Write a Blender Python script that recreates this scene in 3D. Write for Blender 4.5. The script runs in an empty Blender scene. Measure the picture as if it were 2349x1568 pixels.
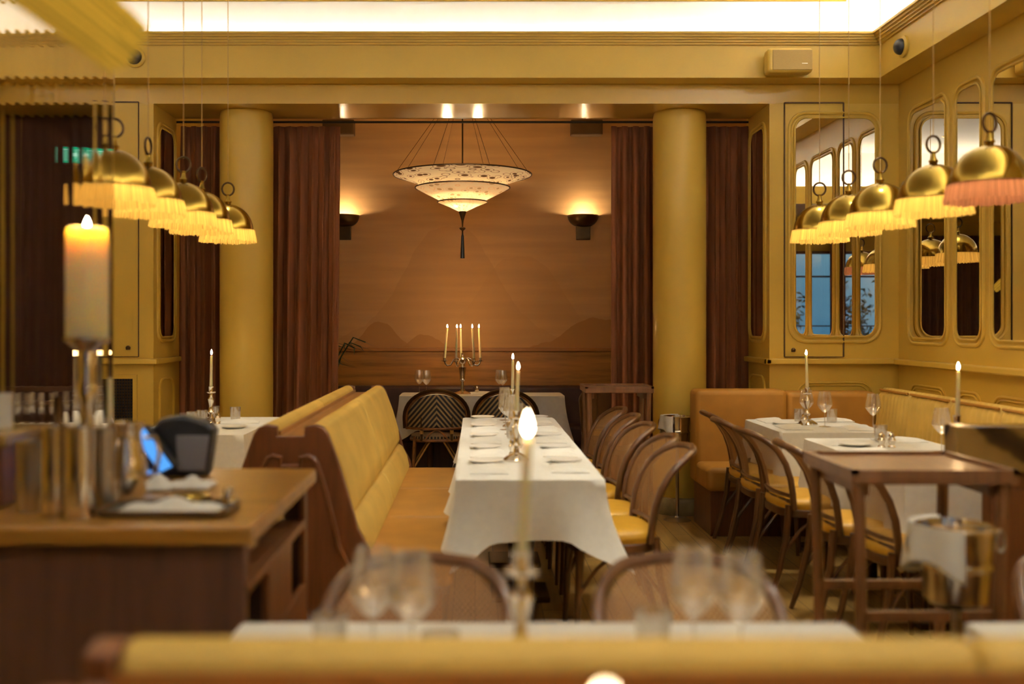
import bpy, math, random
from mathutils import Vector, Matrix
PI = math.pi
R = math.radians
SC = bpy.context.scene
COL = SC.collection
random.seed(7)

# ------------------------------------------------------------------ camera model (35 mm lens, level, shifted)
F = 2349 * 35 / 36.0
VX, VY, EYE = 1090.0, 742.0, 1.41
def at(px, py, d):            # a point seen at (px, py) lying d metres into the room
    return Vector(((px - VX) * d / F, d, EYE - (py - VY) * d / F))

# ------------------------------------------------------------------ mesh builder
class MB:
    def __init__(s):
        s.v = []; s.f = []
    def add(s, vs, fs):
        o = len(s.v)
        s.v += [tuple(v) for v in vs]
        s.f += [tuple(i + o for i in f) for f in fs]
        return s
    def box(s, x0, x1, y0, y1, z0, z1):
        v = [(x, y, z) for z in (z0, z1) for y in (y0, y1) for x in (x0, x1)]
        return s.add(v, [(0, 2, 3, 1), (4, 5, 7, 6), (0, 1, 5, 4), (2, 6, 7, 3), (0, 4, 6, 2), (1, 3, 7, 5)])
    def lathe(s, prof, n=24, c=(0, 0, 0), cap=True, wob=None):
        vs = []; fs = []
        m = len(prof)
        for i, (r, z) in enumerate(prof):
            for k in range(n):
                a = 2 * PI * k / n
                rr = r * (wob(a, i) if wob else 1)
                vs.append((c[0] + rr * math.cos(a), c[1] + rr * math.sin(a), c[2] + z))
        for i in range(m - 1):
            for k in range(n):
                k2 = (k + 1) % n
                fs.append((i * n + k, i * n + k2, (i + 1) * n + k2, (i + 1) * n + k))
        if cap:
            if prof[0][0] > 1e-5: fs.append(tuple(range(n))[::-1])
            if prof[-1][0] > 1e-5: fs.append(tuple((m - 1) * n + k for k in range(n)))
        return s.add(vs, fs)
    def tube(s, pts, r, n=8, closed=False):
        pts = [Vector(p) for p in pts]
        m = len(pts)
        rad = r if isinstance(r, (list, tuple)) else [r] * m
        vs = []; fs = []
        t0 = (pts[1] - pts[0]).normalized()
        up = Vector((0, 0, 1)) if abs(t0.z) < .9 else Vector((1, 0, 0))
        nrm = (up - t0 * up.dot(t0)).normalized()
        for i in range(m):
            if closed: t = pts[(i + 1) % m] - pts[i - 1]
            else: t = pts[min(i + 1, m - 1)] - pts[max(i - 1, 0)]
            t.normalize()
            nrm = nrm - t * nrm.dot(t)
            if nrm.length < 1e-6: nrm = t.orthogonal()
            nrm.normalize()
            b = t.cross(nrm)
            for k in range(n):
                a = 2 * PI * k / n
                vs.append(pts[i] + (nrm * math.cos(a) + b * math.sin(a)) * rad[i])
        for i in range(m if closed else m - 1):
            j = (i + 1) % m
            for k in range(n):
                k2 = (k + 1) % n
                fs.append((i * n + k, i * n + k2, j * n + k2, j * n + k))
        if not closed:
            fs.append(tuple(range(n))[::-1]); fs.append(tuple((m - 1) * n + k for k in range(n)))
        return s.add(vs, fs)
    def grid(s, fn, nu, nv, wrap=False):
        vs = [fn(i / (nu if wrap else nu - 1), j / (nv - 1)) for j in range(nv) for i in range(nu)]
        fs = []
        for j in range(nv - 1):
            for i in range(nu if wrap else nu - 1):
                i2 = (i + 1) % nu
                fs.append((j * nu + i, j * nu + i2, (j + 1) * nu + i2, (j + 1) * nu + i))
        return s.add(vs, fs)
    def prism(s, out, fn, a, b):   # out: list of (p, q); fn(p, q, t) -> xyz
        n = len(out)
        vs = [fn(p, q, a) for p, q in out] + [fn(p, q, b) for p, q in out]
        fs = [tuple(range(n))[::-1], tuple(range(n, 2 * n))]
        for i in range(n):
            j = (i + 1) % n
            fs.append((i, j, n + j, n + i))
        return s.add(vs, fs)
    def build(s, name, mat, parent=None, smooth=True, bevel=0, seg=3, solid=0, sub=0, ang=35):
        me = bpy.data.meshes.new(name)
        me.from_pydata(s.v, [], s.f)
        import bmesh
        bm = bmesh.new(); bm.from_mesh(me)
        bmesh.ops.recalc_face_normals(bm, faces=bm.faces)
        bm.to_mesh(me); bm.free()
        me.materials.append(mat)
        if smooth:
            me.shade_smooth()
            me.set_sharp_from_angle(angle=R(ang))
        o = bpy.data.objects.new(name, me)
        COL.objects.link(o)
        if parent: o.parent = parent
        if solid:
            m = o.modifiers.new('thick', 'SOLIDIFY'); m.thickness = solid; m.offset = 0
        if bevel:
            m = o.modifiers.new('edge', 'BEVEL'); m.width = bevel; m.segments = seg; m.limit_method = 'ANGLE'; m.angle_limit = R(30)
        if sub:
            m = o.modifiers.new('sub', 'SUBSURF'); m.levels = sub; m.render_levels = sub
        return o

def rrect(w, h, r, n=6, cx=0, cy=0):   # rounded rectangle outline, half sizes w, h
    out = []
    for (sx, sy, a0) in ((1, 1, 0), (-1, 1, 90), (-1, -1, 180), (1, -1, 270)):
        for k in range(n + 1):
            a = R(a0 + 90 * k / n)
            out.append((cx + sx * (w - r) + r * math.cos(a), cy + sy * (h - r) + r * math.sin(a)))
    return out

def tag(o, label, cat, group=None, kind=None):
    o['label'] = label; o['category'] = cat
    if group: o['group'] = group
    if kind: o['kind'] = kind
    return o
def thing(name, label, cat, loc=(0, 0, 0), rz=0, group=None, kind=None):
    o = bpy.data.objects.new(name, None); COL.objects.link(o)
    o.empty_display_size = .05
    o.location = loc; o.rotation_euler = (0, 0, rz)
    return tag(o, label, cat, group, kind)
def children(o):
    return [c for c in COL.objects if c.parent == o]
def dup(root, loc, rz, label, group=None, scale=None):
    r = root.copy(); COL.objects.link(r); r.location = loc; r.rotation_euler = (0, 0, rz)
    r['label'] = label
    if group: r['group'] = group
    if scale: r.scale = scale
    for ch in children(root):
        c = ch.copy(); COL.objects.link(c); c.parent = r
        for g in children(ch):
            d = g.copy(); COL.objects.link(d); d.parent = c
    return r
class Kind:                      # first placement uses the built thing itself, later ones copy it
    def __init__(s, root): s.root = root; s.used = False
    def place(s, loc, rz, label, group=None):
        if not s.used:
            s.used = True
            s.root.location = loc; s.root.rotation_euler = (0, 0, rz); s.root['label'] = label
            if group: s.root['group'] = group
            return s.root
        return dup(s.root, loc, rz, label, group)

# ------------------------------------------------------------------ materials
def nodes(name):
    m = bpy.data.materials.new(name); m.use_nodes = True
    nt = m.node_tree
    return m, nt, nt.nodes['Principled BSDF'], nt.nodes['Material Output']
def N(nt, t, **kw):
    n = nt.nodes.new(t)
    for k, v in kw.items():
        if k.startswith('i_'):
            n.inputs[int(k[2:])].default_value = v
        else: setattr(n, k, v)
    return n
def math_n(nt, op, a, b=None):
    n = nt.nodes.new('ShaderNodeMath'); n.operation = op
    for i, x in enumerate((a, b)):
        if x is None: continue
        if isinstance(x, (int, float)): n.inputs[i].default_value = x
        else: nt.links.new(x, n.inputs[i])
    return n.outputs[0]
def ramp(nt, fac, stops):
    r = nt.nodes.new('ShaderNodeValToRGB')
    el = r.color_ramp.elements
    while len(el) < len(stops): el.new(.5)
    for e, (p, c) in zip(el, stops):
        e.position = p; e.color = (*c, 1)
    nt.links.new(fac, r.inputs[0])
    return r.outputs[0]
def coord(nt, scale=(1, 1, 1), kind='Object'):
    t = nt.nodes.new('ShaderNodeTexCoord'); m = nt.nodes.new('ShaderNodeMapping')
    m.inputs['Scale'].default_value = scale
    nt.links.new(t.outputs[kind], m.inputs[0])
    return m.outputs[0]
def noise(nt, vec, scale, detail=3, rough=.5):
    n = N(nt, 'ShaderNodeTexNoise'); n.inputs['Scale'].default_value = scale
    n.inputs['Detail'].default_value = detail; n.inputs['Roughness'].default_value = rough
    nt.links.new(vec, n.inputs['Vector'])
    return n.outputs[0]
def bump(nt, b, h, s, d=.01):
    n = N(nt, 'ShaderNodeBump'); n.inputs['Strength'].default_value = s; n.inputs['Distance'].default_value = d
    nt.links.new(h, n.inputs['Height']); nt.links.new(n.outputs[0], b.inputs['Normal'])
def mixc(c, k): return tuple(min(1, x * k) for x in c)

def plain(name, col, rough=.5, metal=0, var=.12, scale=6, stretch=(1, 1, 1), bmp=0, coat=0, sheen=0, trans=0):
    m, nt, b, out = nodes(name)
    v = coord(nt, stretch)
    f = noise(nt, v, scale)
    nt.links.new(ramp(nt, f, [(.3, mixc(col, 1 - var)), (.7, mixc(col, 1 + var))]), b.inputs['Base Color'])
    b.inputs['Roughness'].default_value = rough; b.inputs['Metallic'].default_value = metal
    if coat: b.inputs['Coat Weight'].default_value = coat; b.inputs['Coat Roughness'].default_value = .12
    if sheen: b.inputs['Sheen Weight'].default_value = sheen; b.inputs['Sheen Roughness'].default_value = .4; b.inputs['Sheen Tint'].default_value = (*mixc(col, 1.6), 1)
    if bmp: bump(nt, b, f, bmp)
    return m
def wood(name, col, axis=1, rough=.35, dark=.55):
    m, nt, b, out = nodes(name)
    sc = [9, 9, 9]; sc[axis] = .7
    v = coord(nt, sc)
    f = noise(nt, v, 2.2, 6, .62)
    nt.links.new(ramp(nt, f, [(.25, mixc(col, dark)), (.5, col), (.78, mixc(col, 1.35))]), b.inputs['Base Color'])
    b.inputs['Roughness'].default_value = rough
    b.inputs['Coat Weight'].default_value = .25; b.inputs['Coat Roughness'].default_value = .2
    bump(nt, b, f, .08)
    return m
def emit(name, col, s):
    m, nt, b, out = nodes(name)
    e = N(nt, 'ShaderNodeEmission'); e.inputs[0].default_value = (*col, 1); e.inputs[1].default_value = s
    nt.links.new(e.outputs[0], out.inputs[0])
    return m

PAINT = plain('ochre cream paint', (.69, .445, .068), .42, var=.05, scale=2, coat=.15)
PAINT_GLOSS = plain('ochre cream lacquer', (.66, .41, .065), .18, var=.03, scale=2, coat=.4)
WHITE = plain('white plaster', (.88, .86, .82), .7, var=.02)
SEAM = plain('dark joint', (.10, .05, .015), .7)
DARKIN = plain('dark void', (.012, .010, .016), .8)
WOODTOP = wood('oak top', (.33, .15, .022), 0, .3)
WOODL = wood('oak honey lengthwise', (.36, .15, .035), 0, .35)
WOODM = wood('mahogany brown', (.17, .055, .016), 2, .4)
WOODD = wood('dark brown panel', (.085, .032, .018), 2, .5)
WOODB = wood('bentwood brown', (.115, .045, .014), 2, .32)
WOODS = wood('station brown', (.19, .08, .03), 2, .4)
WAINS = wood('burl panel wood', (.40, .175, .03), 0, .35, .5)
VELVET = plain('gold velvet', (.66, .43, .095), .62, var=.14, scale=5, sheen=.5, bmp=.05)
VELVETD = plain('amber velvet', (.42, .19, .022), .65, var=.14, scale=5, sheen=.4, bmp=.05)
LEATHY = plain('mustard seat leather', (.64, .335, .025), .4, var=.08, scale=10)
DARKLEATH = plain('dark brown leather', (.055, .018, .014), .45, var=.2)
CLOTH = plain('white linen', (.85, .83, .785), .85, var=.03, scale=30, bmp=.04, sheen=.2)
CHINA = plain('white china', (.88, .86, .82), .3, var=.01)
BRASS = plain('brushed brass', (.40, .27, .05), .2, 1, var=.12, scale=4, stretch=(1, 1, .2))
CORD = plain('tan cord', (.55, .34, .10), .7)
BRONZE = plain('dark bronze', (.10, .055, .022), .35, .8, var=.2)
SILVER = plain('silver plate', (.78, .72, .63), .16, 1, var=.06)
STEEL = plain('brushed steel', (.5, .45, .4), .3, 1, var=.08)
WAX = plain('ivory wax', (.80, .70, .42), .5, var=.03)
WAX.node_tree.nodes['Principled BSDF'].inputs['Subsurface Weight'].default_value = .35
WAX.node_tree.nodes['Principled BSDF'].inputs['Subsurface Radius'].default_value = (.03, .015, .005)
BLACK = plain('black plastic', (.012, .012, .016), .4, var=.1)
GREYP = plain('grey plastic', (.16, .15, .17), .5, var=.05)
SPEAKERD = plain('brown speaker cloth', (.16, .085, .035), .8)
SPEAKER = plain('cream speaker fabric', (.45, .30, .10), .8, var=.06, scale=200)
WICK = plain('burnt wick', (.02, .015, .01), .9)
STONE = plain('pale stone plinth', (.36, .27, .13), .5, var=.3, scale=12)
LEAF = plain('palm leaf green', (.03, .06, .02), .5, var=.3)
POT = plain('terracotta pot', (.20, .08, .04), .7)
FLAME = emit('candle flame', (1, .74, .42), 60)
LEDS = emit('cove light strip, dimmed', (1, .96, .86), 26)
LED = emit('cove light strip', (1, .98, .90), 135)
BULB = emit('lamp bulb', (1, .72, .36), 60)
SCREEN = emit('blue terminal display', (.10, .38, .95), .85)
GREEN = emit('green sign face', (.01, .42, .19), .7)
SIGNW = emit('white sign symbol', (.6, .95, .75), .8)

def mk_glass():
    m, nt, b, out = nodes('clear drinking glass')
    t = N(nt, 'ShaderNodeBsdfTransparent'); t.inputs[0].default_value = (.96, .95, .93, 1)
    g = N(nt, 'ShaderNodeBsdfGlossy'); g.inputs['Roughness'].default_value = .08; g.inputs[0].default_value = (1, .97, .92, 1)
    fr = N(nt, 'ShaderNodeFresnel'); fr.inputs[0].default_value = 1.5
    mx = N(nt, 'ShaderNodeMixShader')
    nt.links.new(math_n(nt, 'MINIMUM', math_n(nt, 'ADD', fr.outputs[0], .17), .55), mx.inputs[0]); nt.links.new(t.outputs[0], mx.inputs[1]); nt.links.new(g.outputs[0], mx.inputs[2])
    df = N(nt, 'ShaderNodeBsdfDiffuse'); df.inputs[0].default_value = (.9, .88, .85, 1); m2 = N(nt, 'ShaderNodeMixShader'); m2.inputs[0].default_value = .09  # white diffuse share paints the tablecloth's pale reflection into the glass colour
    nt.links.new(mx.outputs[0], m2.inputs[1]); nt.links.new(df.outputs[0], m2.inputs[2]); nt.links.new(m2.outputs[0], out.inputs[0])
    return m
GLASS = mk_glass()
def mk_reed():
    m, nt, b, out = nodes('reeded glass')
    b.inputs['Base Color'].default_value = (.93, .90, .86, 1); b.inputs['Roughness'].default_value = .02
    b.inputs['IOR'].default_value = 1.25; b.inputs['Transmission Weight'].default_value = 1
    return m
REED = mk_reed()
def mk_mirror():
    m, nt, b, out = nodes('mirror glass')
    b.inputs['Base Color'].default_value = (.86, .84, .80, 1); b.inputs['Metallic'].default_value = 1; b.inputs['Roughness'].default_value = .01
    return m
MIRROR = mk_mirror()
def mk_curtain(name, col):
    m, nt, b, out = nodes(name)
    f = noise(nt, coord(nt, (6, 6, .4)), 3, 4)
    nt.links.new(ramp(nt, f, [(.3, mixc(col, .75)), (.7, mixc(col, 1.25))]), b.inputs['Base Color'])
    b.inputs['Roughness'].default_value = .75; b.inputs['Sheen Weight'].default_value = .5
    b.inputs['Sheen Roughness'].default_value = .35; b.inputs['Sheen Tint'].default_value = (.8, .35, .12, 1)
    return m
CURT = mk_curtain('russet velvet', (.24, .075, .024))
CURTD = mk_curtain('dark brown velvet', (.10, .034, .02))
def mk_floor():
    m, nt, b, out = nodes('oak parquet')
    v = coord(nt, (1, 1, 1))
    rot = N(nt, 'ShaderNodeMapping'); rot.inputs['Rotation'].default_value = (0, 0, R(90)); nt.links.new(v, rot.inputs[0])
    br = N(nt, 'ShaderNodeTexBrick'); br.inputs['Scale'].default_value = 1; br.inputs['Brick Width'].default_value = .7; br.inputs['Row Height'].default_value = .11
    br.inputs['Mortar Size'].default_value = .002; br.inputs['Color1'].default_value = (.62, .38, .11, 1); br.inputs['Color2'].default_value = (.48, .28, .075, 1); br.inputs['Mortar'].default_value = (.1, .05, .02, 1)
    nt.links.new(rot.outputs[0], br.inputs[0])
    f = noise(nt, coord(nt, (14, 1.2, 1)), 2, 5)
    mx = N(nt, 'ShaderNodeMix'); mx.data_type = 'RGBA'; mx.blend_type = 'MULTIPLY'; mx.inputs[0].default_value = .6
    nt.links.new(br.outputs[0], mx.inputs[6]); nt.links.new(ramp(nt, f, [(.3, (.6, .55, .5)), (.7, (1, 1, 1))]), mx.inputs[7])
    nt.links.new(mx.outputs[2], b.inputs['Base Color']); b.inputs['Roughness'].default_value = .3
    return m
PARQ = mk_floor()
def mk_mural():
    m, nt, b, out = nodes('painted mural wallpaper')
    t = N(nt, 'ShaderNodeTexCoord'); sp = N(nt, 'ShaderNodeSeparateXYZ'); nt.links.new(t.outputs['Object'], sp.inputs[0])
    x, z = sp.outputs[0], sp.outputs[2]
    base = (.60, .335, .14); hill = (.44, .21, .065); hill2 = (.49, .26, .10)
    cl = noise(nt, coord(nt, (.5, 1, 7)), 1.6, 4)
    c0 = ramp(nt, cl, [(.35, mixc(base, .92)), (.65, mixc(base, 1.08))])
    def mnt(cx, h, w, sub=.0):     # z below a bell shaped ridge with a rough edge
        d = math_n(nt, 'DIVIDE', math_n(nt, 'SUBTRACT', x, cx), w)
        bell = math_n(nt, 'DIVIDE', h, math_n(nt, 'ADD', 1, math_n(nt, 'POWER', math_n(nt, 'MULTIPLY', d, d), 1.5)))
        nz = noise(nt, coord(nt, (1, 0, .3)), 4 + sub, 5)
        ridge = math_n(nt, 'ADD', math_n(nt, 'ADD', bell, 1.13), math_n(nt, 'MULTIPLY', math_n(nt, 'SUBTRACT', nz, .5), .12))
        return math_n(nt, 'MULTIPLY', math_n(nt, 'LESS_THAN', z, ridge), .9)
    def over(c, mask, col):
        mx = N(nt, 'ShaderNodeMix'); mx.data_type = 'RGBA'
        nt.links.new(mask, mx.inputs[0]); nt.links.new(c, mx.inputs[6]); mx.inputs[7].default_value = (*col, 1)
        return mx.outputs[2]
    far = math_n(nt, 'MULTIPLY', mnt(-.25, 1.25, .55, 3), .45)
    c = over(c0, far, hill2)
    c = over(c, math_n(nt, 'MULTIPLY', mnt(.45, .95, .5, 1), .3), hill2)
    c = over(c, mnt(-.95, .30, .2), hill); c = over(c, mnt(-.5, .16, .18, 2), hill); c = over(c, mnt(1.22, .34, .36, 1), hill)
    nt.links.new(c, b.inputs['Base Color']); b.inputs['Roughness'].default_value = .75
    return m
MURAL = mk_mural()
def mk_cane():
    m, nt, b, out = nodes('woven cane')
    t = N(nt, 'ShaderNodeTexCoord'); sp = N(nt, 'ShaderNodeSeparateXYZ'); nt.links.new(t.outputs['Object'], sp.inputs[0])
    k = 2 * PI / .013
    s1 = math_n(nt, 'SINE', math_n(nt, 'MULTIPLY', sp.outputs[0], k)); s2 = math_n(nt, 'SINE', math_n(nt, 'MULTIPLY', sp.outputs[2], k))
    hole = math_n(nt, 'GREATER_THAN', math_n(nt, 'MULTIPLY', s1, s2), .22)
    b.inputs['Base Color'].default_value = (.30, .145, .045, 1); b.inputs['Roughness'].default_value = .5
    tr = N(nt, 'ShaderNodeBsdfTransparent'); mx = N(nt, 'ShaderNodeMixShader')
    nt.links.new(hole, mx.inputs[0]); nt.links.new(b.outputs[0], mx.inputs[1]); nt.links.new(tr.outputs[0], mx.inputs[2]); nt.links.new(mx.outputs[0], out.inputs[0])
    return m
CANE = mk_cane()
def mk_chevron(name, ax, k=95):
    m, nt, b, out = nodes(name)
    t = N(nt, 'ShaderNodeTexCoord'); sp = N(nt, 'ShaderNodeSeparateXYZ'); nt.links.new(t.outputs['Object'], sp.inputs[0])
    v = math_n(nt, 'ADD', math_n(nt, 'MULTIPLY', sp.outputs[ax], .85), math_n(nt, 'ABSOLUTE', sp.outputs[0]))
    s = math_n(nt, 'SINE', math_n(nt, 'MULTIPLY', v, 150 if ax == 2 else 200))
    c = ramp(nt, math_n(nt, 'ADD', math_n(nt, 'MULTIPLY', s, .5), .5), [(.50, (.012, .011, .018)), (.62, (.34, .22, .10))])
    nt.links.new(c, b.inputs['Base Color']); b.inputs['Roughness'].default_value = .5
    bump(nt, b, s, .3, .004)
    return m
CHEVB = mk_chevron('dark chevron weave', 2)
CHEVS = mk_chevron('seat chevron weave', 1)
RATTAN = plain('rattan cane', (.20, .075, .018), .4, var=.35, scale=25)
RATTANL = plain('rattan binding', (.42, .21, .05), .5, var=.2, scale=30)
def mk_marble():
    m, nt, b, out = nodes('veined brown marble')
    v = coord(nt, (1, 1, 1)); w = N(nt, 'ShaderNodeTexWave'); w.inputs['Scale'].default_value = 1.6; w.inputs['Distortion'].default_value = 5; w.inputs['Detail'].default_value = 4
    w.wave_type = 'BANDS'; w.bands_direction = 'DIAGONAL'
    nt.links.new(v, w.inputs[0])
    nt.links.new(ramp(nt, w.outputs[1], [(.0, (.03, .012, .006)), (.10, (.05, .022, .008)), (.24, (.24, .135, .035)), (1, (.32, .19, .055))]), b.inputs['Base Color'])
    b.inputs['Roughness'].default_value = .25
    return m
MARBLE = mk_marble()
def mk_fringe(name, col, em, k=12, lo=.62):
    m, nt, b, out = nodes(name)
    t = N(nt, 'ShaderNodeTexCoord'); sp = N(nt, 'ShaderNodeSeparateXYZ'); nt.links.new(t.outputs['Object'], sp.inputs[0])
    an = math_n(nt, 'ARCTAN2', sp.outputs[1], sp.outputs[0])
    cb = N(nt, 'ShaderNodeCombineXYZ'); nt.links.new(math_n(nt, 'MULTIPLY', an, k), cb.inputs[0])
    f = noise(nt, cb.outputs[0], 2.5, 3)
    c = ramp(nt, f, [(.38, mixc(col, lo)), (.62, mixc(col, 1.2))])
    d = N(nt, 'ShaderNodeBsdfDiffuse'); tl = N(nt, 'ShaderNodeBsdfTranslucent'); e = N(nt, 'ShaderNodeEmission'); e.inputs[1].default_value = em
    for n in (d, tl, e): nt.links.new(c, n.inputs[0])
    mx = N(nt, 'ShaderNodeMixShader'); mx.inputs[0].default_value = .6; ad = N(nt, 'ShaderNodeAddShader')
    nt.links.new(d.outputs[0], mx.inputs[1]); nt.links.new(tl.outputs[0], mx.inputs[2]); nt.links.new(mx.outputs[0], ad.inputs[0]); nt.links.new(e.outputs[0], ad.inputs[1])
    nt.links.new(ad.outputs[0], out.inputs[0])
    return m
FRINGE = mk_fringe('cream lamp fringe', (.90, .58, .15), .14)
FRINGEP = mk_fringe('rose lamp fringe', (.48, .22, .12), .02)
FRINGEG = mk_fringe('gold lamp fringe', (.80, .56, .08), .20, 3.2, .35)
def mk_silk(name, pat):
    m, nt, b, out = nodes(name)
    t = N(nt, 'ShaderNodeTexCoord'); sp = N(nt, 'ShaderNodeSeparateXYZ'); nt.links.new(t.outputs['Object'], sp.inputs[0])
    an = math_n(nt, 'ARCTAN2', sp.outputs[1], sp.outputs[0])
    rr = math_n(nt, 'SQRT', math_n(nt, 'ADD', math_n(nt, 'MULTIPLY', sp.outputs[0], sp.outputs[0]), math_n(nt, 'MULTIPLY', sp.outputs[1], sp.outputs[1])))
    cb = N(nt, 'ShaderNodeCombineXYZ'); nt.links.new(math_n(nt, 'MULTIPLY', an, 3.2), cb.inputs[0]); nt.links.new(math_n(nt, 'MULTIPLY', rr, 15), cb.inputs[1])
    vo = N(nt, 'ShaderNodeTexVoronoi'); vo.inputs['Scale'].default_value = 1.2; nt.links.new(cb.outputs[0], vo.inputs['Vector'])
    c = ramp(nt, vo.outputs['Distance'], [(.26, pat), (.33, (.95, .74, .44)), (.45, (.95, .74, .44)), (.49, mixc(pat, 1.4)), (.54, (.95, .74, .44))])
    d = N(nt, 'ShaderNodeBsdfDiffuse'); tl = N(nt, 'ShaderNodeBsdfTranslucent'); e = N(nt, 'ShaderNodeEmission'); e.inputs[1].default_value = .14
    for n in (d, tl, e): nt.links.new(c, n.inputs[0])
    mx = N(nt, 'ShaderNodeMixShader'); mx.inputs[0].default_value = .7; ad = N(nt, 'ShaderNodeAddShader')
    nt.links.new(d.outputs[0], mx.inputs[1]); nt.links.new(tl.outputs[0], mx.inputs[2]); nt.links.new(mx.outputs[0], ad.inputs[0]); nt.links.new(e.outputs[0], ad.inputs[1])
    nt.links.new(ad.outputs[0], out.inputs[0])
    return m
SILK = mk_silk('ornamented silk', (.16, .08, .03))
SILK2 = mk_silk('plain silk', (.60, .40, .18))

def lamp(kind, loc, energy, col=(1, .66, .30), size=.03, spot=None, rot=None, blend=.6, name='light'):
    l = bpy.data.lights.new(name, kind); l.energy = energy; l.color = col
    if kind == 'AREA': l.size = size
    else: l.shadow_soft_size = size
    if kind == 'SPOT': l.spot_size = R(spot); l.spot_blend = blend
    o = bpy.data.objects.new(name, l); COL.objects.link(o); o.location = loc
    if rot: o.rotation_euler = rot
    return o

# ================================================================== THE ROOM
XR, XL, YB, YF = 3.064, -4.2, 7.2, -2.6
S = dict(kind='structure')
tag(MB().box(XL - .1, XR + .1, YF - 4, 10, -.1, 0).build('floor', PARQ), 'pale oak parquet floor of the dining room', 'floor', **S)
ZC = 3.92
tag(MB().box(XL - .4, XR + .4, YF - .2, 7.6, ZC, ZC + .1).build('ceiling', WHITE), 'white recessed tray ceiling above the glowing cove', 'ceiling', **S)
# upper risers of the tray
r = MB(); r.box(XL - .4, XR + .3, 7.35, 7.5, 3.40, ZC); tag(r.build('trim_1', WHITE), 'white cove riser lit brightly above the far beam', 'cove', **S)
r = MB(); r.box(3.12, 3.3, YF, 7.35, 3.40, ZC); tag(r.build('trim_2', WHITE), 'white cove riser above the mirrored side wall', 'cove', **S)
r = MB(); r.box(-4.4, -4.22, YF, 7.35, 3.40, ZC); tag(r.build('trim_3', WHITE), 'white cove riser above the glass screen side', 'cove', **S)
r = MB(); r.box(-4.4, 3.3, -.36, -.26, 3.40, ZC); tag(r.build('trim_4', WHITE), 'white cove riser above the street windows', 'cove', **S)
# soffit beams carrying the cove
tag(MB().box(XL - .2, 3.12, 7.02, 7.35, 3.143, 3.40).build('ceiling_beam_back', PAINT), 'cream beam running across above the columns', 'beam', **S)
tag(MB().box(2.852, 3.12, YF, 7.02, 3.143, 3.40).build('ceiling_beam_right', PAINT), 'cream beam running along above the mirrored wall', 'beam', **S)
tag(MB().box(-4.22, -3.95, YF, 7.02, 3.143, 3.40).build('ceiling_beam_left', PAINT), 'cream beam along the wall beyond the glass screen', 'beam', **S)
tag(MB().box(-3.95, 2.852, YF, 0.0, 3.143, 3.40).build('ceiling_beam_front', PAINT), 'cream beam above the street windows', 'beam', **S)
# stepped crown mouldings
c = MB()
for i in range(5): c.box(-3.95, 2.852, 7.02 - .016 * (i + 1), 7.03, 3.372 + .015 * i, 3.387 + .015 * i)
tag(c.build('trim_5', PAINT, smooth=False), 'stepped crown moulding along the far beam', 'moulding', **S)
c = MB()
for i in range(5): c.box(2.852 - .016 * (i + 1), 2.86, .0, 7.02 - .016 * i, 3.372 + .015 * i, 3.387 + .015 * i)
tag(c.build('trim_6', PAINT, smooth=False), 'stepped crown moulding along the mirrored wall beam', 'moulding', **S)
c = MB()
for i in range(5): c.box(-3.96, -3.95 + .016 * (i + 1), .0, 7.02 - .016 * i, 3.372 + .015 * i, 3.387 + .015 * i)
tag(c.build('trim_7', PAINT, smooth=False), 'stepped crown moulding along the glass screen side beam', 'moulding', **S)
# light strips lying in the cove
for (b, lab) in (((-3.9, 3.0, 7.20, 7.225, 3.405, 3.42), 'warm white light strip hidden on the far beam'),
                 ((2.97, 2.995, -.05, 7.0, 3.405, 3.42), 'warm white light strip hidden above the mirrored wall'),
                 ((-4.1, -4.075, -.05, 7.0, 3.405, 3.42), 'warm white light strip hidden above the glass screen side'),
                 ((-3.9, 2.8, -.15, -.125, 3.405, 3.42), 'warm white light strip hidden above the street windows')):
    tag(MB().box(*b)
        .build('light_strip', LEDS if b[0] == -4.1 else LED), lab, 'light strip')
tag(MB().box(-3.9, 2.735, 7.335, 7.348, 3.785, 3.80).build('trim_8', BRASS), 'thin brass slot line high on the far cove riser', 'trim', **S)

# back wall with its openings: lintel and piers
tag(MB().box(XL, XR + .1, YB, 7.73, 3.0, 3.42).build('wall_back_lintel', PAINT_GLOSS), 'cream lintel above the columns and the alcove opening', 'lintel', **S)
tag(MB().box(2.128, XR + .1, YB, 7.75, 0, 3.0).build('wall_back_right', PAINT), 'cream panelled pier holding the tall mirror', 'wall', **S)
tag(MB().box(-2.66, -2.326, YB, 7.75, 0, 3.0).build('wall_back_left', PAINT), 'cream panelled pier with cupboard door and dark grille', 'wall', **S)
tag(MB().box(XL - .1, -3.62, YB, 7.75, 0, 3.0).build('wall_back_far_left', PAINT), 'cream pier at the picture edge behind the ribbed glass', 'wall', **S)
tag(MB().box(XR, XR + .12, YF, YB, 0, 3.42).build('wall_right', PAINT), 'cream panelled wall lined with arched mirrors', 'wall', **S)
tag(MB().box(XL - .12, XL, YF, YB, 0, 3.42).build('wall_left', PAINT), 'cream wall beyond the glass screen', 'wall', **S)
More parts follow.
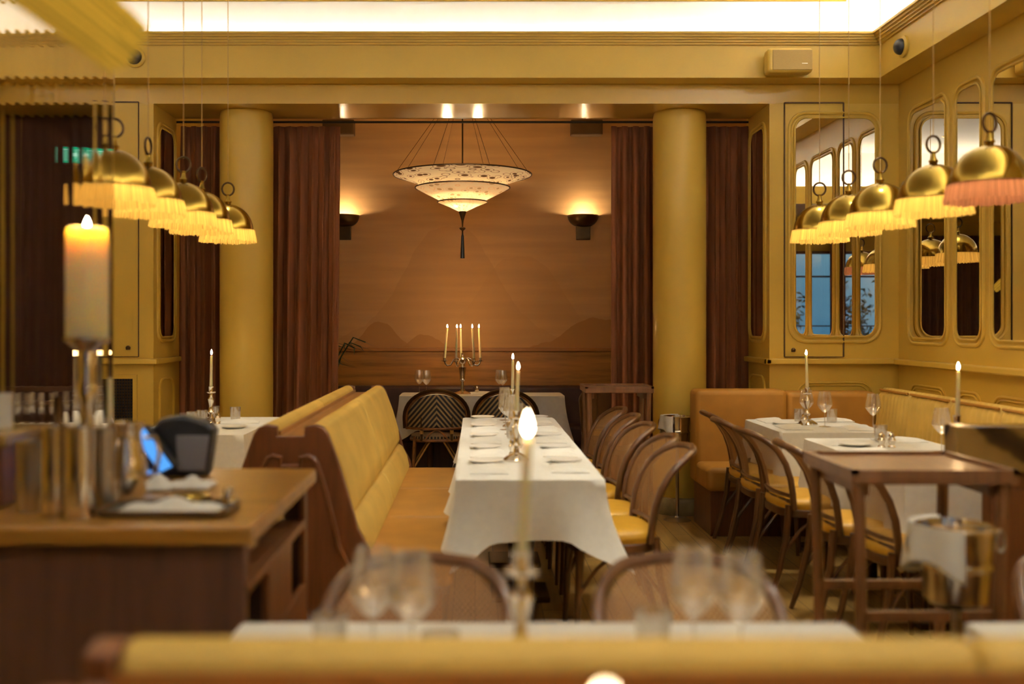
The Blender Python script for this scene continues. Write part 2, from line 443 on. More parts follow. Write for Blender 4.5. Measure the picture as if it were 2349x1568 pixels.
# alcove
tag(MB().box(-2.7, 2.7, 9.9, 10.0, 0, 3.7).build('wall_alcove_back', MURAL), 'amber alcove wall painted with faint mountains and clouds', 'wall', **S)
tag(MB().box(-2.8, -2.7, 7.75, 10, 0, 3.7).build('wall_alcove_left', PAINT), 'side wall of the alcove behind the wide curtain', 'wall', **S)
tag(MB().box(2.7, 2.8, 7.75, 10, 0, 3.7).build('wall_alcove_right', PAINT), 'side wall of the alcove behind the narrow curtain', 'wall', **S)
tag(MB().box(-2.8, 2.8, 7.73, 10, 3.62, 3.72).build('ceiling_alcove', PAINT), 'alcove ceiling over the silk chandelier', 'ceiling', **S)
w = MB(); w.box(-2.69, 2.69, 9.86, 9.9, .80, 1.135); tag(w.build('trim_9', WAINS), 'honey burl wainscot panel along the alcove wall', 'panelling', **S)
w = MB(); w.box(-2.69, 2.69, 9.835, 9.9, 1.135, 1.172); tag(w.build('trim_10', WOODL, bevel=.008), 'wooden rail capping the alcove wainscot', 'rail', **S)
tag(MB().box(XL - .1, -2.8, 8.0, 8.1, 0, 3.5).build('wall_back_recess', PAINT), 'wall closing the recess behind the dark curtains', 'wall', **S)
# street front behind the camera
fw = MB()
wins = [(-.9, .78), (1.25, 2.5)]
xs = [XL] + [x for a in wins for x in a] + [XR]
for i in range(0, len(xs), 2): fw.box(xs[i], xs[i + 1], YF - .15, YF, 0, 3.42)
for a, b in wins: fw.box(a, b, YF - .15, YF, 0, .45); fw.box(a, b, YF - .15, YF, 2.65, 3.42)
tag(fw.build('wall_front', PAINT), 'cream street wall with two tall windows', 'wall', **S)
PANE = GLASS.copy(); PANE.node_tree.nodes['Mix Shader.001'].inputs[0].default_value = 0
for i, (a, b) in enumerate(wins):
    f = MB()
    for (x0, x1, z0, z1) in ((a, b, 2.2, 2.23), (a, b, 1.36, 1.38), (a, a + .05, .45, 2.65), (b - .05, b, .45, 2.65), (a, b, .45, .5), (a, b, 2.6, 2.65), ((a + b) / 2 - .02, (a + b) / 2 + .02, .5, 2.6)):
        f.box(x0, x1, YF - .1, YF - .04, z0, z1)
    o = tag(f.build('window_%d' % (i + 1), WOODM), ['dark framed street window in the middle of the front', 'dark framed street window near the mirrored wall'][i], 'window', **S)
    MB().box(a + .05, b - .05, YF - .075, YF - .07, .5, 2.6).build('pane', PANE, o)
# ledge (dado rail) and lower panel mouldings
l = MB(); l.box(2.09, XR, 7.14, YB, 1.118, 1.158); l.box(3.0, XR, 2.0, 7.14, 1.118, 1.158); l.box(2.09, 2.13, 7.14, 7.75, 1.118, 1.158)
tag(l.build('trim_11', PAINT, bevel=.008), 'cream dado ledge below the mirrors', 'ledge', **S)
l = MB(); l.box(-2.66, -2.285, 7.14, YB, 1.118, 1.158); l.box(-2.326, -2.285, 7.2, 7.75, 1.118, 1.158)
tag(l.build('trim_12', PAINT, bevel=.008), 'cream dado ledge on the pier with the dark grille', 'ledge', **S)
def arch_back(x0, x1, z0, z1, y, r=.09):
    out = rrect((x1 - x0) / 2, (z1 - z0) / 2, r, 6, (x0 + x1) / 2, (z0 + z1) / 2)
    return [(p, y, q) for p, q in out]
def arch_side(y0, y1, z0, z1, x, r=.09):
    out = rrect((y1 - y0) / 2, (z1 - z0) / 2, r, 6, (y0 + y1) / 2, (z0 + z1) / 2)
    return [(x, p, q) for p, q in out]
g = MB()
g.tube(arch_back(2.33, 2.87, .2, .985, YB - .004), .008, 6, True); g.tube(arch_back(2.35, 2.85, .22, .965, YB - .004), .006, 6, True)
SPANS = [(7.0, 6.47), (6.33, 6.02), (5.88, 5.33), (5.19, 4.88), (4.74, 4.19), (4.05, 3.74)]
for (a, b) in SPANS:
    g.tube(arch_side(b, a, .2, .985, XR - .004), .008, 6, True); g.tube(arch_side(b + .02, a - .02, .22, .965, XR - .004), .006, 6, True)
tag(g.build('trim_13', PAINT), 'rounded panel mouldings below the dado ledge', 'moulding', **S)
g = MB(); g.tube(arch_side(7.32, 7.66, .15, 1.0, -2.326 + .004), .01, 6, True); g.tube(arch_side(7.30, 7.70, .15, 1.02, 2.128 - .004), .01, 6, True)
tag(g.build('trim_14', PAINT), 'rounded panel mouldings on the pier returns', 'moulding', **S)
# cupboard doors in the piers
d = MB()
x0, x1, z0, z1 = at(1799, 0, YB).x, at(1934, 0, YB).x, at(0, 818, YB).z, at(0, 236, YB).z
for b in ((x0 - .004, x0 + .003, z0, z1), (x1 - .003, x1 + .004, z0, z1), (x0, x1, z1 - .004, z1 + .004), (x0, x1, z0 - .003, z0 + .003)):
    d.box(b[0], b[1], YB - .0145, YB - .0005, b[2], b[3])
o = tag(d.build('door_2', SEAM), 'concealed cupboard door outline cutting through the tall mirror', 'door', **S)
h = MB(); p = at(1818, 802, YB); h.lathe([(.0, 0), (.014, .002), (.016, .02), (.008, .03), (0, .032)], 12, (p.x, YB - .02, p.z - .016)); h.build('handle', BRONZE, o)
d = MB()
x0, x1, z0, z1 = -2.655, at(318, 0, YB).x, at(0, 818, YB).z, at(0, 234, YB).z
for b in ((x1 - .003, x1 + .004, z0, z1), (x0, x1, z1 - .005, z1 + .004), (x0, x1, z0 - .003, z0 + .003)):
    d.box(b[0], b[1], YB - .006, YB - .0005, b[2], b[3])
o = tag(d.build('door_1', SEAM), 'concealed cupboard door outline on the pier beside the ribbed glass', 'door', **S)
h = MB(); p = at(296, 797, YB); h.lathe([(.0, 0), (.016, .002), (.018, .02), (.008, .03), (0, .032)], 12, (p.x, YB - .02, p.z - .016)); h.build('handle', BRONZE, o)
# dark grille
x0, x1, z0, z1 = -2.63, at(306, 0, YB).x, .55, at(0, 868, YB).z
t = thing('vent_grille', 'dark perforated grille set low in the cream pier', 'grille', (x0, YB - .01, z0))
gm = MB()
for i in range(22):
    zz = (z1 - z0) * i / 21
    gm.box(0, x1 - x0, -.004, 0, zz - .0025, zz + .0025)
for i in range(9):
    xx = (x1 - x0) * i / 8
    gm.box(xx - .0025, xx + .0025, -.004, 0, 0, z1 - z0)
gm.build('mesh', BRONZE, t); MB().box(0, x1 - x0, .001, .006, 0, z1 - z0).build('backing', DARKIN, t)
fm = MB(); ww = x1 - x0; hh = z1 - z0
for b in ((-.03, 0, -.03, hh + .03), (ww, ww + .03, -.03, hh + .03), (0, ww, hh, hh + .03), (0, ww, -.03, 0)): fm.box(b[0], b[1], -.006, .008, b[2], b[3])
fm.build('frame', PAINT, t)

# columns
for px, lab, nm in ((565, 'round cream column between two curtains beside the booth', 'column'), (1559, 'round cream column beside the champagne bucket and banquette', 'column')):
    x = at(px, 0, 7.52).x
    t = thing(nm, lab, 'column', (x, 7.53, 0), kind='structure')
    MB().lathe([(.198, .12), (.198, 2.93), (.196, 2.97), (.19, 3.0)], 48).build('shaft', PAINT, t)
    MB().lathe([(.235, 0), (.235, .10), (.225, .12), (.19, .125)], 48).build('plinth', STONE, t)

# ------------------------------------------------------------------ mirrors
def mirror(label, outline, mold, grp='arched wall mirrors'):
    t = thing('wall_mirror', label, 'mirror', outline[0], group=grp)
    o0 = Vector(outline[0])
    m = MB(); m.add([Vector(p) - o0 for p in outline], [tuple(range(len(outline)))]); m.build('mirror_pane', MIRROR, t, smooth=False)
    f = MB(); f.tube([Vector(p) - o0 for p in outline], .008, 6, True); f.tube([Vector(p) - o0 for p in mold], .014, 8, True); f.build('frame', PAINT, t)
    return t
x0, x1 = at(1822, 0, YB).x, at(2008, 0, YB).x
Z0, Z1 = at(0, 772, YB).z, at(0, 270, YB).z
mirror('tall rounded mirror on the far pier, cut by the cupboard door line', arch_back(x0, x1, Z0, Z1, YB - .008, .09), arch_back(x0 - .035, x1 + .035, Z0 - .035, Z1 + .035, YB - .002, .12))
labs = ['wide arched mirror on the side wall nearest the room corner', 'narrow arched mirror second from the room corner on the side wall', 'arched side wall mirror behind the pendant lamp with rose fringe',
        'narrow arched mirror fourth from the corner on the side wall', 'wide arched mirror fifth from the corner on the side wall', 'narrow arched mirror sixth from the corner on the side wall']
for (a, b), lab in zip(SPANS, labs):
    mirror(lab, arch_side(b, a, 1.31, 2.88, XR - .008, .08), arch_side(b - .03, a + .03, 1.275, 2.915, XR - .002, .10))
mirror('slim mirror on the pier return facing the dark column curtain', arch_side(7.31, 7.68, 1.31, 2.86, -2.326 + .008, .08), arch_side(7.28, 7.71, 1.28, 2.89, -2.326 + .002, .1))
mirror('slim mirror on the pier return beside the banquette corner curtain', arch_side(7.31, 7.68, 1.31, 2.86, 2.128 - .008, .08), arch_side(7.28, 7.71, 1.28, 2.89, 2.128 - .002, .1))

# ------------------------------------------------------------------ curtains
tag(MB().tube([(-3.62, 7.80, 2.988), (2.5, 7.80, 2.988)], .009, 8).build('curtain_rail', BLACK), 'thin dark curtain rail under the lintel', 'curtain rail')
def curtain(label, x0, x1, y, mat, n, z1=2.965, sway=0, grp='velvet curtains of the alcove', amp=.05):
    ph = random.random() * 6
    def fn(u, v):
        z = .02 + (z1 - .02) * v
        a = amp * (1 - .35 * v)
        x = x0 + (x1 - x0) * u + .012 * math.sin(u * n * 4 * PI + ph) * (1 - v * .3) - sway * (1 - v)
        y_ = y + a * math.sin(u * n * 2 * PI + ph + .5 * math.sin(v * 3 + u * 5)) + .008 * math.sin(u * n * 6.3 * PI)
        if v > .97: y_ = y + .02 * math.sin(u * n * 2 * PI + ph)
        return (x, y_, z)
    m = MB(); m.grid(fn, int(n * 14), 14)
    o = m.build('curtain', mat, solid=.006, ang=80)
    return tag(o, label, 'curtain', grp)
curtain('dark russet curtain between the pier mirror and the column beside the booth', -2.33, -1.93, 7.86, CURT, 5)
curtain('wide russet velvet curtain gathered beside the column, behind the booth', -1.60, -1.075, 7.86, CURT, 6, sway=.03)
curtain('russet velvet curtain gathered behind the wooden serving stand', 1.078, 1.47, 7.86, CURT, 4.5)
curtain('dark russet curtain between the column and the banquette pier', 1.74, 2.17, 7.86, CURT, 5)
curtain('long dark brown curtain seen through the ribbed glass', -3.62, -2.64, 7.62, CURTD, 15, 2.995, grp='dark curtains behind the ribbed glass')
curtain('dark brown window curtain behind the camera across the middle window', -.16, .10, YF + .12, CURT, 6, 2.9, grp='street window curtains')
curtain('dark brown window curtain behind the camera near the mirrored wall', 2.5, 2.95, YF + .12, CURT, 5, 2.9, grp='street window curtains')
curtain('dark brown window curtain behind the camera covering the blank street wall', -3.4, -1.0, YF + .12, CURTD, 18, 2.9, grp='street window curtains')
curtain('dark brown curtain along the wall beyond the glass screen', -4.1, -3.5, YF + .12, CURTD, 8, 2.9, grp='street window curtains')

# street outside: shrubs in planters and a railing
def shrub(label, x, y, h, s):
    t = thing('planter_shrub', label, 'plant', (x, y, 0), group='shrubs outside the street windows')
    MB().box(-.3, .3, -.18, .18, 0, .5).build('planter', GREYP, t, bevel=.02)
    rn = random.Random(s); m = MB()
    for i in range(420):
        a, b, rr = rn.uniform(0, 2 * PI), rn.uniform(-1, 1), rn.uniform(.3, 1)
        q = Vector((.36 * rr * math.cos(a), .2 * rr * math.sin(a), .5 + h / 2 + h / 2 * b * rr))
        d1 = Vector((rn.uniform(-1, 1), rn.uniform(-1, 1), rn.uniform(-1, 1))).normalized() * .06; d2 = d1.orthogonal().normalized() * .025
        m.add([q - d1, q + d2, q + d1, q - d2], [(0, 1, 2, 3)])
    m.build('foliage', LEAF, t)
shrub('tall leafy shrub in a planter outside the middle street window', .62, -3.3, 1.55, 1)
shrub('tall leafy shrub in a planter outside the window near the mirrors', 1.6, -3.3, 1.6, 2)
shrub('leafy shrub in a planter outside the middle window, second one', -.62, -3.3, 1.75, 3)
rl = MB()
for z in (.55, 1.15): rl.tube([(-4, -3.8, z), (3, -3.8, z)], .015, 6)
for i in range(12): rl.tube([(-4 + i * .63, -3.8, 0), (-4 + i * .63, -3.8, 1.15)], .012, 6)
tag(rl.build('railing', BRONZE), 'dark metal railing on the street outside the windows', 'railing')

# ================================================================== FURNITURE
# ---- booth (double banquette), local x along its length, +y one seat, -y the other
def booth(label, length, loc, rz, ncush, nseat=3):
    t = thing('double_banquette', label, 'booth', loc, rz)
    prof = [(-.135, .985), (.135, .985)]
    side = [(.06, .955), (.06, .985), (.145, .985), (.185, .85), (.255, .62), (.30, .46), (.33, .40), (.33, .0)]
    out = side + [(-p, q) for p, q in side[::-1]]
    end = [(.055, .955), (.055, .995), (.10, 1.003), (.13, .992), (.15, .965), (.195, .84), (.255, .64), (.27, .58), (.315, .50), (.335, .40), (.335, 0)]
    endo = end + [(-p, q) for p, q in end[::-1]]
    for a, b in ((-.04, 0), (length, length + .04)):
        ep = MB().prism(endo, lambda p, q, s: (s, p, q), a, b).build('end_panel', WOODM, t, bevel=.006)
        inn = [(p * .72, .10 + (q - .10) * .86) for p, q in endo]
        f = MB(); s0 = a - .004 if a < 0 else b + .004
        f.tube([(s0, p, q) for p, q in inn], .012, 6, True)
        f.build('panel_moulding', WOODM, ep)
    MB().box(0, length, -.058, .058, .0, .955).build('center_spine', WOODL, t, bevel=.004)
    MB().box(0, length, -.056, -.048, .955, .972).box(0, length, .048, .056, .955, .972).build('top_rail', WOODL, t)
    for sg in (1, -1):
        cs = length / ncush
        for i in range(ncush):
            a, b = i * cs + .003, (i + 1) * cs - .003
            bk = [(.06, .60), (.06, .975), (.075, .997), (.105, 1.003), (.135, .99), (.155, .955), (.20, .84), (.235, .72), (.245, .645), (.23, .60)]
            m = MB(); m.prism(bk, lambda p, q, s: (s, sg * p, q), a, b); m.build('backrest', VELVET, t, bevel=.018, ang=50)
            lb = [(.10, .42), (.10, .60), (.23, .625), (.265, .60), (.295, .54), (.31, .47), (.30, .42)]
            m = MB(); m.prism(lb, lambda p, q, s: (s, sg * p, q), a, b); m.build('lumbar_roll', VELVET, t, bevel=.02, ang=50)
            if 1:
              for a, b in ([(length / nseat * q_ + .003, length / nseat * (q_ + 1) - .003) for q_ in range(nseat)] if i == 0 else []):
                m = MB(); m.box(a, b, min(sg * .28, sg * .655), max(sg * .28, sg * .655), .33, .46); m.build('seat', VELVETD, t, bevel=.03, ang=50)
        if 1:
            m = MB(); m.box(0, length, min(sg * .26, sg * .61), max(sg * .26, sg * .61), .0, .33); m.build('seat_base', WOODM, t)
    return t
booth('gold velvet back-to-back booth running beside the long central table', 2.55, (-.745, 4.06, 0), R(90), 2, 3)
booth('gold velvet booth back closest to the viewer along the bottom edge', 3.3, (-.455, 1.195, 0), 0, 3, 3)

# ---- tables and cloths
def table(label, x0, x1, y0, y1, grp, z=.745, nped=2, plate=.2, off=(0, 0)):
    cx, cy = (x0 + x1) / 2, (y0 + y1) / 2
    t = thing('dining_table', label, 'table', (cx, cy, 0), group=grp)
    hx, hy = (x1 - x0) / 2 - .012, (y1 - y0) / 2 - .012
    MB().box(-hx, hx, -hy, hy, z - .03, z).build('table_top', WOODS, t, bevel=.006)
    for k in range(nped):
        f = 0 if nped == 1 else (-1 + 2 * k / (nped - 1))
        px_, py_ = (f * (hx - .25), 0) if hx > hy else (0, f * (hy - .28))
        px_ += off[0]; py_ += off[1]
        MB().lathe([(.035, .03), (.035, z - .03)], 16, (px_, py_, 0)).build('pedestal', BRONZE, t)
        MB().box(px_ - plate, px_ + plate, py_ - plate, py_ + plate, 0, .03).build('foot_plate', BRONZE, t, bevel=.008)
    return t
def cloth(label, x0, x1, y0, y1, drop, seed, corner=.6, z=.76, flare=1.0, grp='white tablecloths'):
    rn = random.Random(seed)
    cx, cy = (x0 + x1) / 2, (y0 + y1) / 2
    hx, hy = (x1 - x0) / 2, (y1 - y0) / 2
    per = []
    def seg(ax, ay, bx, by, nx, ny, L):
        n = max(18, int(L / .035))
        for k in range(n):
            u = k / n
            cn = max(0, 1 - min(u, 1 - u) * L / .16) ** 1.5
            per.append((ax + (bx - ax) * u, ay + (by - ay) * u, nx, ny, cn, u * L))
    seg(hx, -hy, hx, hy, 1, 0, 2 * hy); seg(hx, hy, -hx, hy, 0, 1, 2 * hx); seg(-hx, hy, -hx, -hy, -1, 0, 2 * hy); seg(-hx, -hy, hx, -hy, 0, -1, 2 * hx)
    n = len(per)
    nor = []
    for i in range(n):
        s = Vector((0, 0))
        for k in range(-2, 3): s += Vector(per[(i + k) % n][2:4])
        nor.append(s.normalized())
    ph = [rn.uniform(0, 6.28) for _ in range(4)]
    rows = 12
    vs = []
    for j in range(rows):
        t = j / (rows - 1)
        for i in range(n):
            x, y, _, _, cn, s = per[i]
            a = 2 * PI * i / n
            wv = .55 * math.sin(a * 11 + ph[0]) + .35 * math.sin(a * 19 + ph[1]) + .25 * math.sin(a * 7 + ph[2])
            d = drop * (1 + corner * cn + .04 * math.sin(a * 5 + ph[3]))
            tt = max(0, (j - 1) / (rows - 2)) if j else 0
            off = (0 if j == 0 else .010) + flare * tt * (.024 + .028 * wv * tt + .075 * cn * tt)
            zz = z if j == 0 else z - .004 - d * tt
            r_ = .008 if j == 0 else 0
            vs.append((x + nor[i].x * (off - r_), y + nor[i].y * (off - r_), zz))
    fs = []
    for j in range(rows - 1):
        for i in range(n):
            i2 = (i + 1) % n
            fs.append((j * n + i, j * n + i2, (j + 1) * n + i2, (j + 1) * n + i))
    fs.append(tuple(range(n)))
    m = MB(); m.add(vs, fs)
    o = m.build('tablecloth', CLOTH, ang=70)
    o.location = (cx, cy, 0)
    return tag(o, label, 'tablecloth', grp)
TG = 'dining tables'
table('long dining table under a white cloth beside the gold booth', -.075, .535, 4.17, 6.9, TG, nped=4, plate=.15)
cloth('long white cloth on the central table beside the gold booth', -.075, .535, 4.17, 6.9, .245, 3, .55, flare=1.2)
table('dining table under white cloth in the banquette corner', 1.85, 2.5, 5.98, 6.78, TG, nped=1, plate=.085, off=(-.06, -.16))
cloth('white cloth on the corner table with lit candle and two wine glasses', 1.85, 2.5, 5.98, 6.78, .245, 5, .6)
table('dining table under white cloth behind the wooden serving station', 1.88, 2.52, 4.35, 5.66, TG, plate=.085, off=(-.07, 0))
cloth('white cloth on the table with paired silver shakers, behind the serving station', 1.88, 2.52, 4.35, 5.66, .29, 8, .45)
table('dining table under white cloth before the cream column, beside the booth', -2.04, -1.37, 5.86, 6.95, TG)
cloth('white cloth on the table before the column and dark curtain', -2.04, -1.37, 5.86, 6.95, .30, 11, .6)
table('dining table under white cloth behind the ribbed glass screen', -3.25, -2.2, 5.75, 6.55, TG)
cloth('white cloth on the table seen through the ribbed glass', -3.25, -2.2, 5.75, 6.55, .30, 12, .5)
table('alcove dining table under a long white cloth', -.68, .80, 9.0, 9.42, TG, plate=.15)
cloth('white cloth on the alcove table under the chandelier', -.68, .80, 9.0, 9.42, .30, 13, .4)
table('dining table under white cloth just beyond the near booth', -.50, .80, 1.66, 2.17, TG, nped=1, plate=.085, off=(.03, 0))
cloth('white cloth just beyond the near booth, set with four wine glasses', -.50, .80, 1.66, 2.17, .20, 14, .5)
table('dining table by the bottom corner beside the near booth', 1.08, 2.2, 1.66, 2.17, TG, nped=1, plate=.09, off=(.28, 0))
cloth('white cloth showing at the bottom corner below the champagne bucket', 1.08, 2.2, 1.66, 2.17, .20, 15, .5)
table('small table on the viewer side of the near booth', -.35, .5, .22, .70, TG, nped=1, plate=.1)
cloth('white cloth on the table on the viewer side of the near booth', -.35, .5, .22, .70, .2, 16, .5)

# ---- bentwood cane chair, facing local +y
def superell(a, b, p, n=32):
    out = []
    for k in range(n):
        t = 2 * PI * k / n; c, s = math.cos(t), math.sin(t)
        out.append((a * math.copysign(abs(c) ** (2 / p), c), b * math.copysign(abs(s) ** (2 / p), s)))
    return out
def backpt(x, h, H=.395):
    t = h / H
    curl = .045 * t + .145 * max(0, t) ** 3
    return (x, -.185 - curl + .9 * x * x, .465 + h - .02 * max(0, t) ** 4)
def make_chair():
    t = thing('bentwood_chair', 'chair', 'chair', group='bentwood dining chairs')
    o = superell(.215, .205, 3); n = len(o)
    sf = MB(); sf.prism(o, lambda p, q, s: (p, q, s), .405, .445); sfo = sf.build('seat_frame', WOODB, t, bevel=.006)
    cu = MB()
    for k, (f, z) in enumerate(((.97, .446), (1.0, .462), (.985, .482), (.90, .497), (.6, .503))):
        cu.v += [(p * f, q * f, z) for p, q in o]
        if k: cu.f += [((k - 1) * n + i, (k - 1) * n + (i + 1) % n, k * n + (i + 1) % n, k * n + i) for i in range(n)]
    cu.f.append(tuple(4 * n + i for i in range(n))); cu.f.append(tuple(range(n))[::-1])
    cu.build('seat', LEATHY, t, ang=60)
    H = .395
    out = [(-.195, -.02), (-.2, .06), (-.205, .14), (-.208, .22)]
    for k in range(9):
        a = R(180 - 90 * k / 8); out.append((-.098 + .11 * math.cos(a), .285 + .11 * math.sin(a)))
    out += [(-.05, .40), (0, .403), (.05, .40)] + [(-x, h) for x, h in out[::-1]]
    fr = MB(); fr.tube([backpt(x, h) for x, h in out], .0165, 10); bf = fr.build('back_frame', WOODB, t)
    pn = MB()
    def pf(u, v):
        h = .05 + .34 * v
        w = .192
        if h > .275: w = .088 + math.sqrt(max(.0004, .104 ** 2 - (h - .275) ** 2))
        return backpt((2 * u - 1) * w, h)
    pn.grid(pf, 16, 16); pn.build('cane_panel', CANE, bf, ang=80)
    cr = MB(); cr.tube([backpt(x, .05) for x in (-.19, -.1, 0, .1, .19)], .012, 8); cr.tube([backpt(x, .02) for x in (-.19, -.1, 0, .1, .19)], .010, 8); cr.build('cross_rail', WOODB, bf)
    for sx in (-1, 1):
        l = MB(); l.tube([(sx * .19, -.175, .47), (sx * .195, -.19, .3), (sx * .2, -.23, .12), (sx * .205, -.27, 0)], [.017, .017, .015, .012], 10); l.build('leg', WOODB, t)
        l = MB(); l.tube([(sx * .165, .155, .41), (sx * .17, .165, .2), (sx * .178, .175, 0)], [.019, .016, .011], 10); l.build('leg', WOODB, t)
        hp = MB(); hp.tube([(sx * .196, -.20, .22)] + [(sx * .185, -.18 + .33 * k / 10, .22 + .165 * math.sin(PI * k / 10) ** .7) for k in range(1, 10)] + [(sx * .172, .16, .22)], .009, 8); hp.build('brace_hoop', WOODB, t)
    hp = MB(); hp.tube([(-.17, .163, .22)] + [(-.165 + .33 * k / 10, .155, .22 + .165 * math.sin(PI * k / 10) ** .7) for k in range(1, 10)] + [(.17, .163, .22)], .009, 8); hp.build('brace_hoop', WOODB, t)
    return Kind(t)
chair = make_chair()
G1 = 'bentwood chairs along the central table'
ordn = ['closest to the viewer', 'second', 'third', 'fourth', 'fifth and farthest']
for i, y in enumerate((4.56, 5.00, 5.56, 6.14, 6.60)):
    chair.place((.61 + .008 * (i % 2), y, 0), R(90 + (3, -2, 2, -3, 1)[i]), ['bentwood cane chair at the central table, closest to the viewer, largest in its row', 'bentwood cane chair second along the aisle side of the central table',
        'bentwood cane chair third along the aisle side of the central table, standing apart', 'bentwood cane chair fourth along the aisle side of the central table', 'bentwood cane chair fifth along the central table, beside the wooden stand'][i], G1)
G2 = 'bentwood chairs facing the banquette'
for i, (y, x) in enumerate(((4.28, 1.88), (4.71, 1.82), (5.36, 1.79), (5.87, 1.79), (6.32, 1.83))):
    chair.place((x, y, 0), R(-90 + (2, -4, 3, 1, -2)[i]), ['bentwood cane chair half hidden behind the wooden serving station leg', 'bentwood cane chair at the table with paired shakers, its top left of the station',
        'bentwood cane chair with bright seat alone between the two banquette tables', 'bentwood cane chair at the corner table, nearer of its pair', 'bentwood cane chair at the corner table, farther of its pair against the amber banquette'][i], G2)
G3 = 'bentwood chairs beyond the near table'
for x, y, lab in ((-.13, 2.02, 'dark bentwood chair back behind the two wine glasses beside the booth end'), (.487, 2.02, 'cane chair back behind the two wine glasses on the aisle side of the near table'), (1.47, 2.05, 'cane chair back cut by the picture edge beside the champagne bucket')):
    chair.place((x, y, 0), R(180), lab, G3)
chair.place((1.16, 8.75, 0), R(-12), 'dark chair in the alcove seen through the wooden serving stand', 'alcove chairs')

# ---- rattan bistro chair, facing local +y
def make_rattan():
    t = thing('rattan_chair', 'rattan', 'chair', group='rattan bistro chairs')
    def bp(x, z): return (x, -.24 + 1.6 * x * x, z)
    arch = [bp(-.275, .50), bp(-.28, .58)] + [bp(.28 * math.cos(R(180 - 180 * k / 18)), .60 + .235 * math.sin(R(180 - 180 * k / 18))) for k in range(19)] + [bp(.28, .58), bp(.275, .50)]
    fr = MB(); fr.tube(arch, .017, 8); bf = fr.build('back_frame', BRONZE, t)
    arch2 = [bp(x * .93, z * .97 + .008) for x, _, z in arch]
    f2 = MB(); f2.tube(arch2, .010, 8); f2.tube([bp(-.265 + .53 * k / 10, .505) for k in range(11)], .012, 8); f2.build('inner_frame', RATTAN, bf)
    def pf(u, v):
        x = (2 * u - 1) * .25
        top = .60 + .20 * math.sqrt(max(0, 1 - (x / .262) ** 2))
        return bp(x, .505 + (top - .505) * v)
    p = MB(); p.grid(pf, 22, 10); p.build('woven_back', CHEVB, bf, solid=.006, ang=80)
    for x in (-.13, .13):
        s = MB(); s.tube([(x, -.235 + 1.6 * x * x, .40), (x, -.228 + 1.6 * x * x, .77)], .012, 8); s.build('back_post', BRONZE, bf)
    o = superell(.225, .21, 3.2)
    s = MB(); s.prism(o, lambda p_, q, z: (p_, q, z), .415, .435); s.build('seat', CHEVS, t)
    rg = MB(); rg.tube([(p_, q, .40) for p_, q in superell(.225, .215, 3.2)], .013, 8, True); rg.build('seat_ring', RATTAN, t)
    for sx in (-1, 1):
        for sy in (-1, 1):
            l = MB(); l.tube([(sx * .19, sy * .175, .43), (sx * .2, sy * .2, .2), (sx * .21, sy * .215, 0)], .014, 8)
            l.build('leg', RATTAN, t)
        for (y0, y1) in ((-.2, -.2), (.2, .2)):
            b = MB(); b.tube([(sx * .2, y0, .16), (sx * .06, y1, .39)], .008, 6); b.build('brace', RATTANL, t)
        b = MB(); b.lathe([(.019, 0), (.019, .035)], 10, (sx * .203, -.207, .14)); b.build('binding', RATTANL, t)
        b = MB(); b.lathe([(.017, 0), (.017, .03)], 10, (sx * .13, -.215, .46)); b.build('binding', RATTANL, t)
    hp = MB(); hp.tube([(-.10 + .2 * k / 10, -.225, .41 + .08 * math.sin(PI * k / 10)) for k in range(11)], .008, 6); hp.build('hoop', RATTAN, t)
    return Kind(t)
rat = make_rattan()
for px, lab in ((1000, 'rattan bistro chair with dark chevron back beside the booth end'), (1162, 'rattan bistro chair with chevron back half hidden behind the candles')):
    p = at(px, 0, 8.62); rat.place((p.x, 8.80, 0), R(2 if px < 1100 else -3), lab)

# ---- banquettes along the walls
def rbox(name, mat, parent, x0, x1, y0, y1, z0, z1, bev=.04):
    return MB().box(x0, x1, y0, y1, z0, z1).build(name, mat, parent, bevel=bev, seg=4, ang=50)
t = thing('corner_banquette', 'L-shaped amber and gold velvet banquette in the mirrored corner', 'banquette', (1.53, 6.3, 0))
def bq(name, mat, x0, x1, y0, y1, z0, z1, bev=.035):
    o = rbox(name, mat, t, x0 - 1.53, x1 - 1.53, y0 - 6.3, y1 - 6.3, z0, z1, bev); return o
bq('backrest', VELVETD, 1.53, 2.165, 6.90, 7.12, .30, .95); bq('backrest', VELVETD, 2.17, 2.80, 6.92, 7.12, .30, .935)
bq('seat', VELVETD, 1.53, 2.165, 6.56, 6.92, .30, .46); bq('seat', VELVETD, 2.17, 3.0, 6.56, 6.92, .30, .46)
bq('base', WOODM, 1.56, 3.0, 6.60, 7.10, 0, .31, .005)
ys = [6.90, 6.42, 5.86, 5.30, 4.75, 4.24]
def ribbed(y0, y1):
    m = MB()
    def fn(u, v):
        y = y0 + .006 + (y1 - y0 - .012) * u
        s = v * 4.0
        rib = .006 * abs(math.sin(u * PI * 9))
        edge = .03 * (max(0, abs(2 * u - 1) - .9) / .1) ** 2
        if s < 1: return (3.03 - 1.53, y - 6.3, .32 + .6 * s)
        if s < 2: q = s - 1; return (3.03 - .20 * q - 1.53, y - 6.3, .92 + .05 * math.sin(q * PI / 2) - edge * .4)
        if s < 3: q = s - 2; return (2.83 - .04 * math.sin(q * PI / 2) - 1.53 - rib + edge, y - 6.3, .97 - .07 * q - edge * .4)
        q = s - 3; return (2.79 - .05 * q - 1.53 - rib + edge, y - 6.3, .90 - .46 * q)
    m.grid(fn, 46, 17); bk = m.build('backrest', VELVET, t, ang=60)
    pp = MB(); pp.tube([(2.80 - 1.53, y0 - 6.3 + .02 + (y1 - y0 - .04) * k / 6, .955) for k in range(7)], .008, 6); pp.build('piping', VELVETD, bk)
for i in range(5): ribbed(ys[i + 1], ys[i])
for i in range(5): bq('seat', VELVETD, 2.32, 2.82, ys[i + 1], min(ys[i], 6.42), .30, .46)
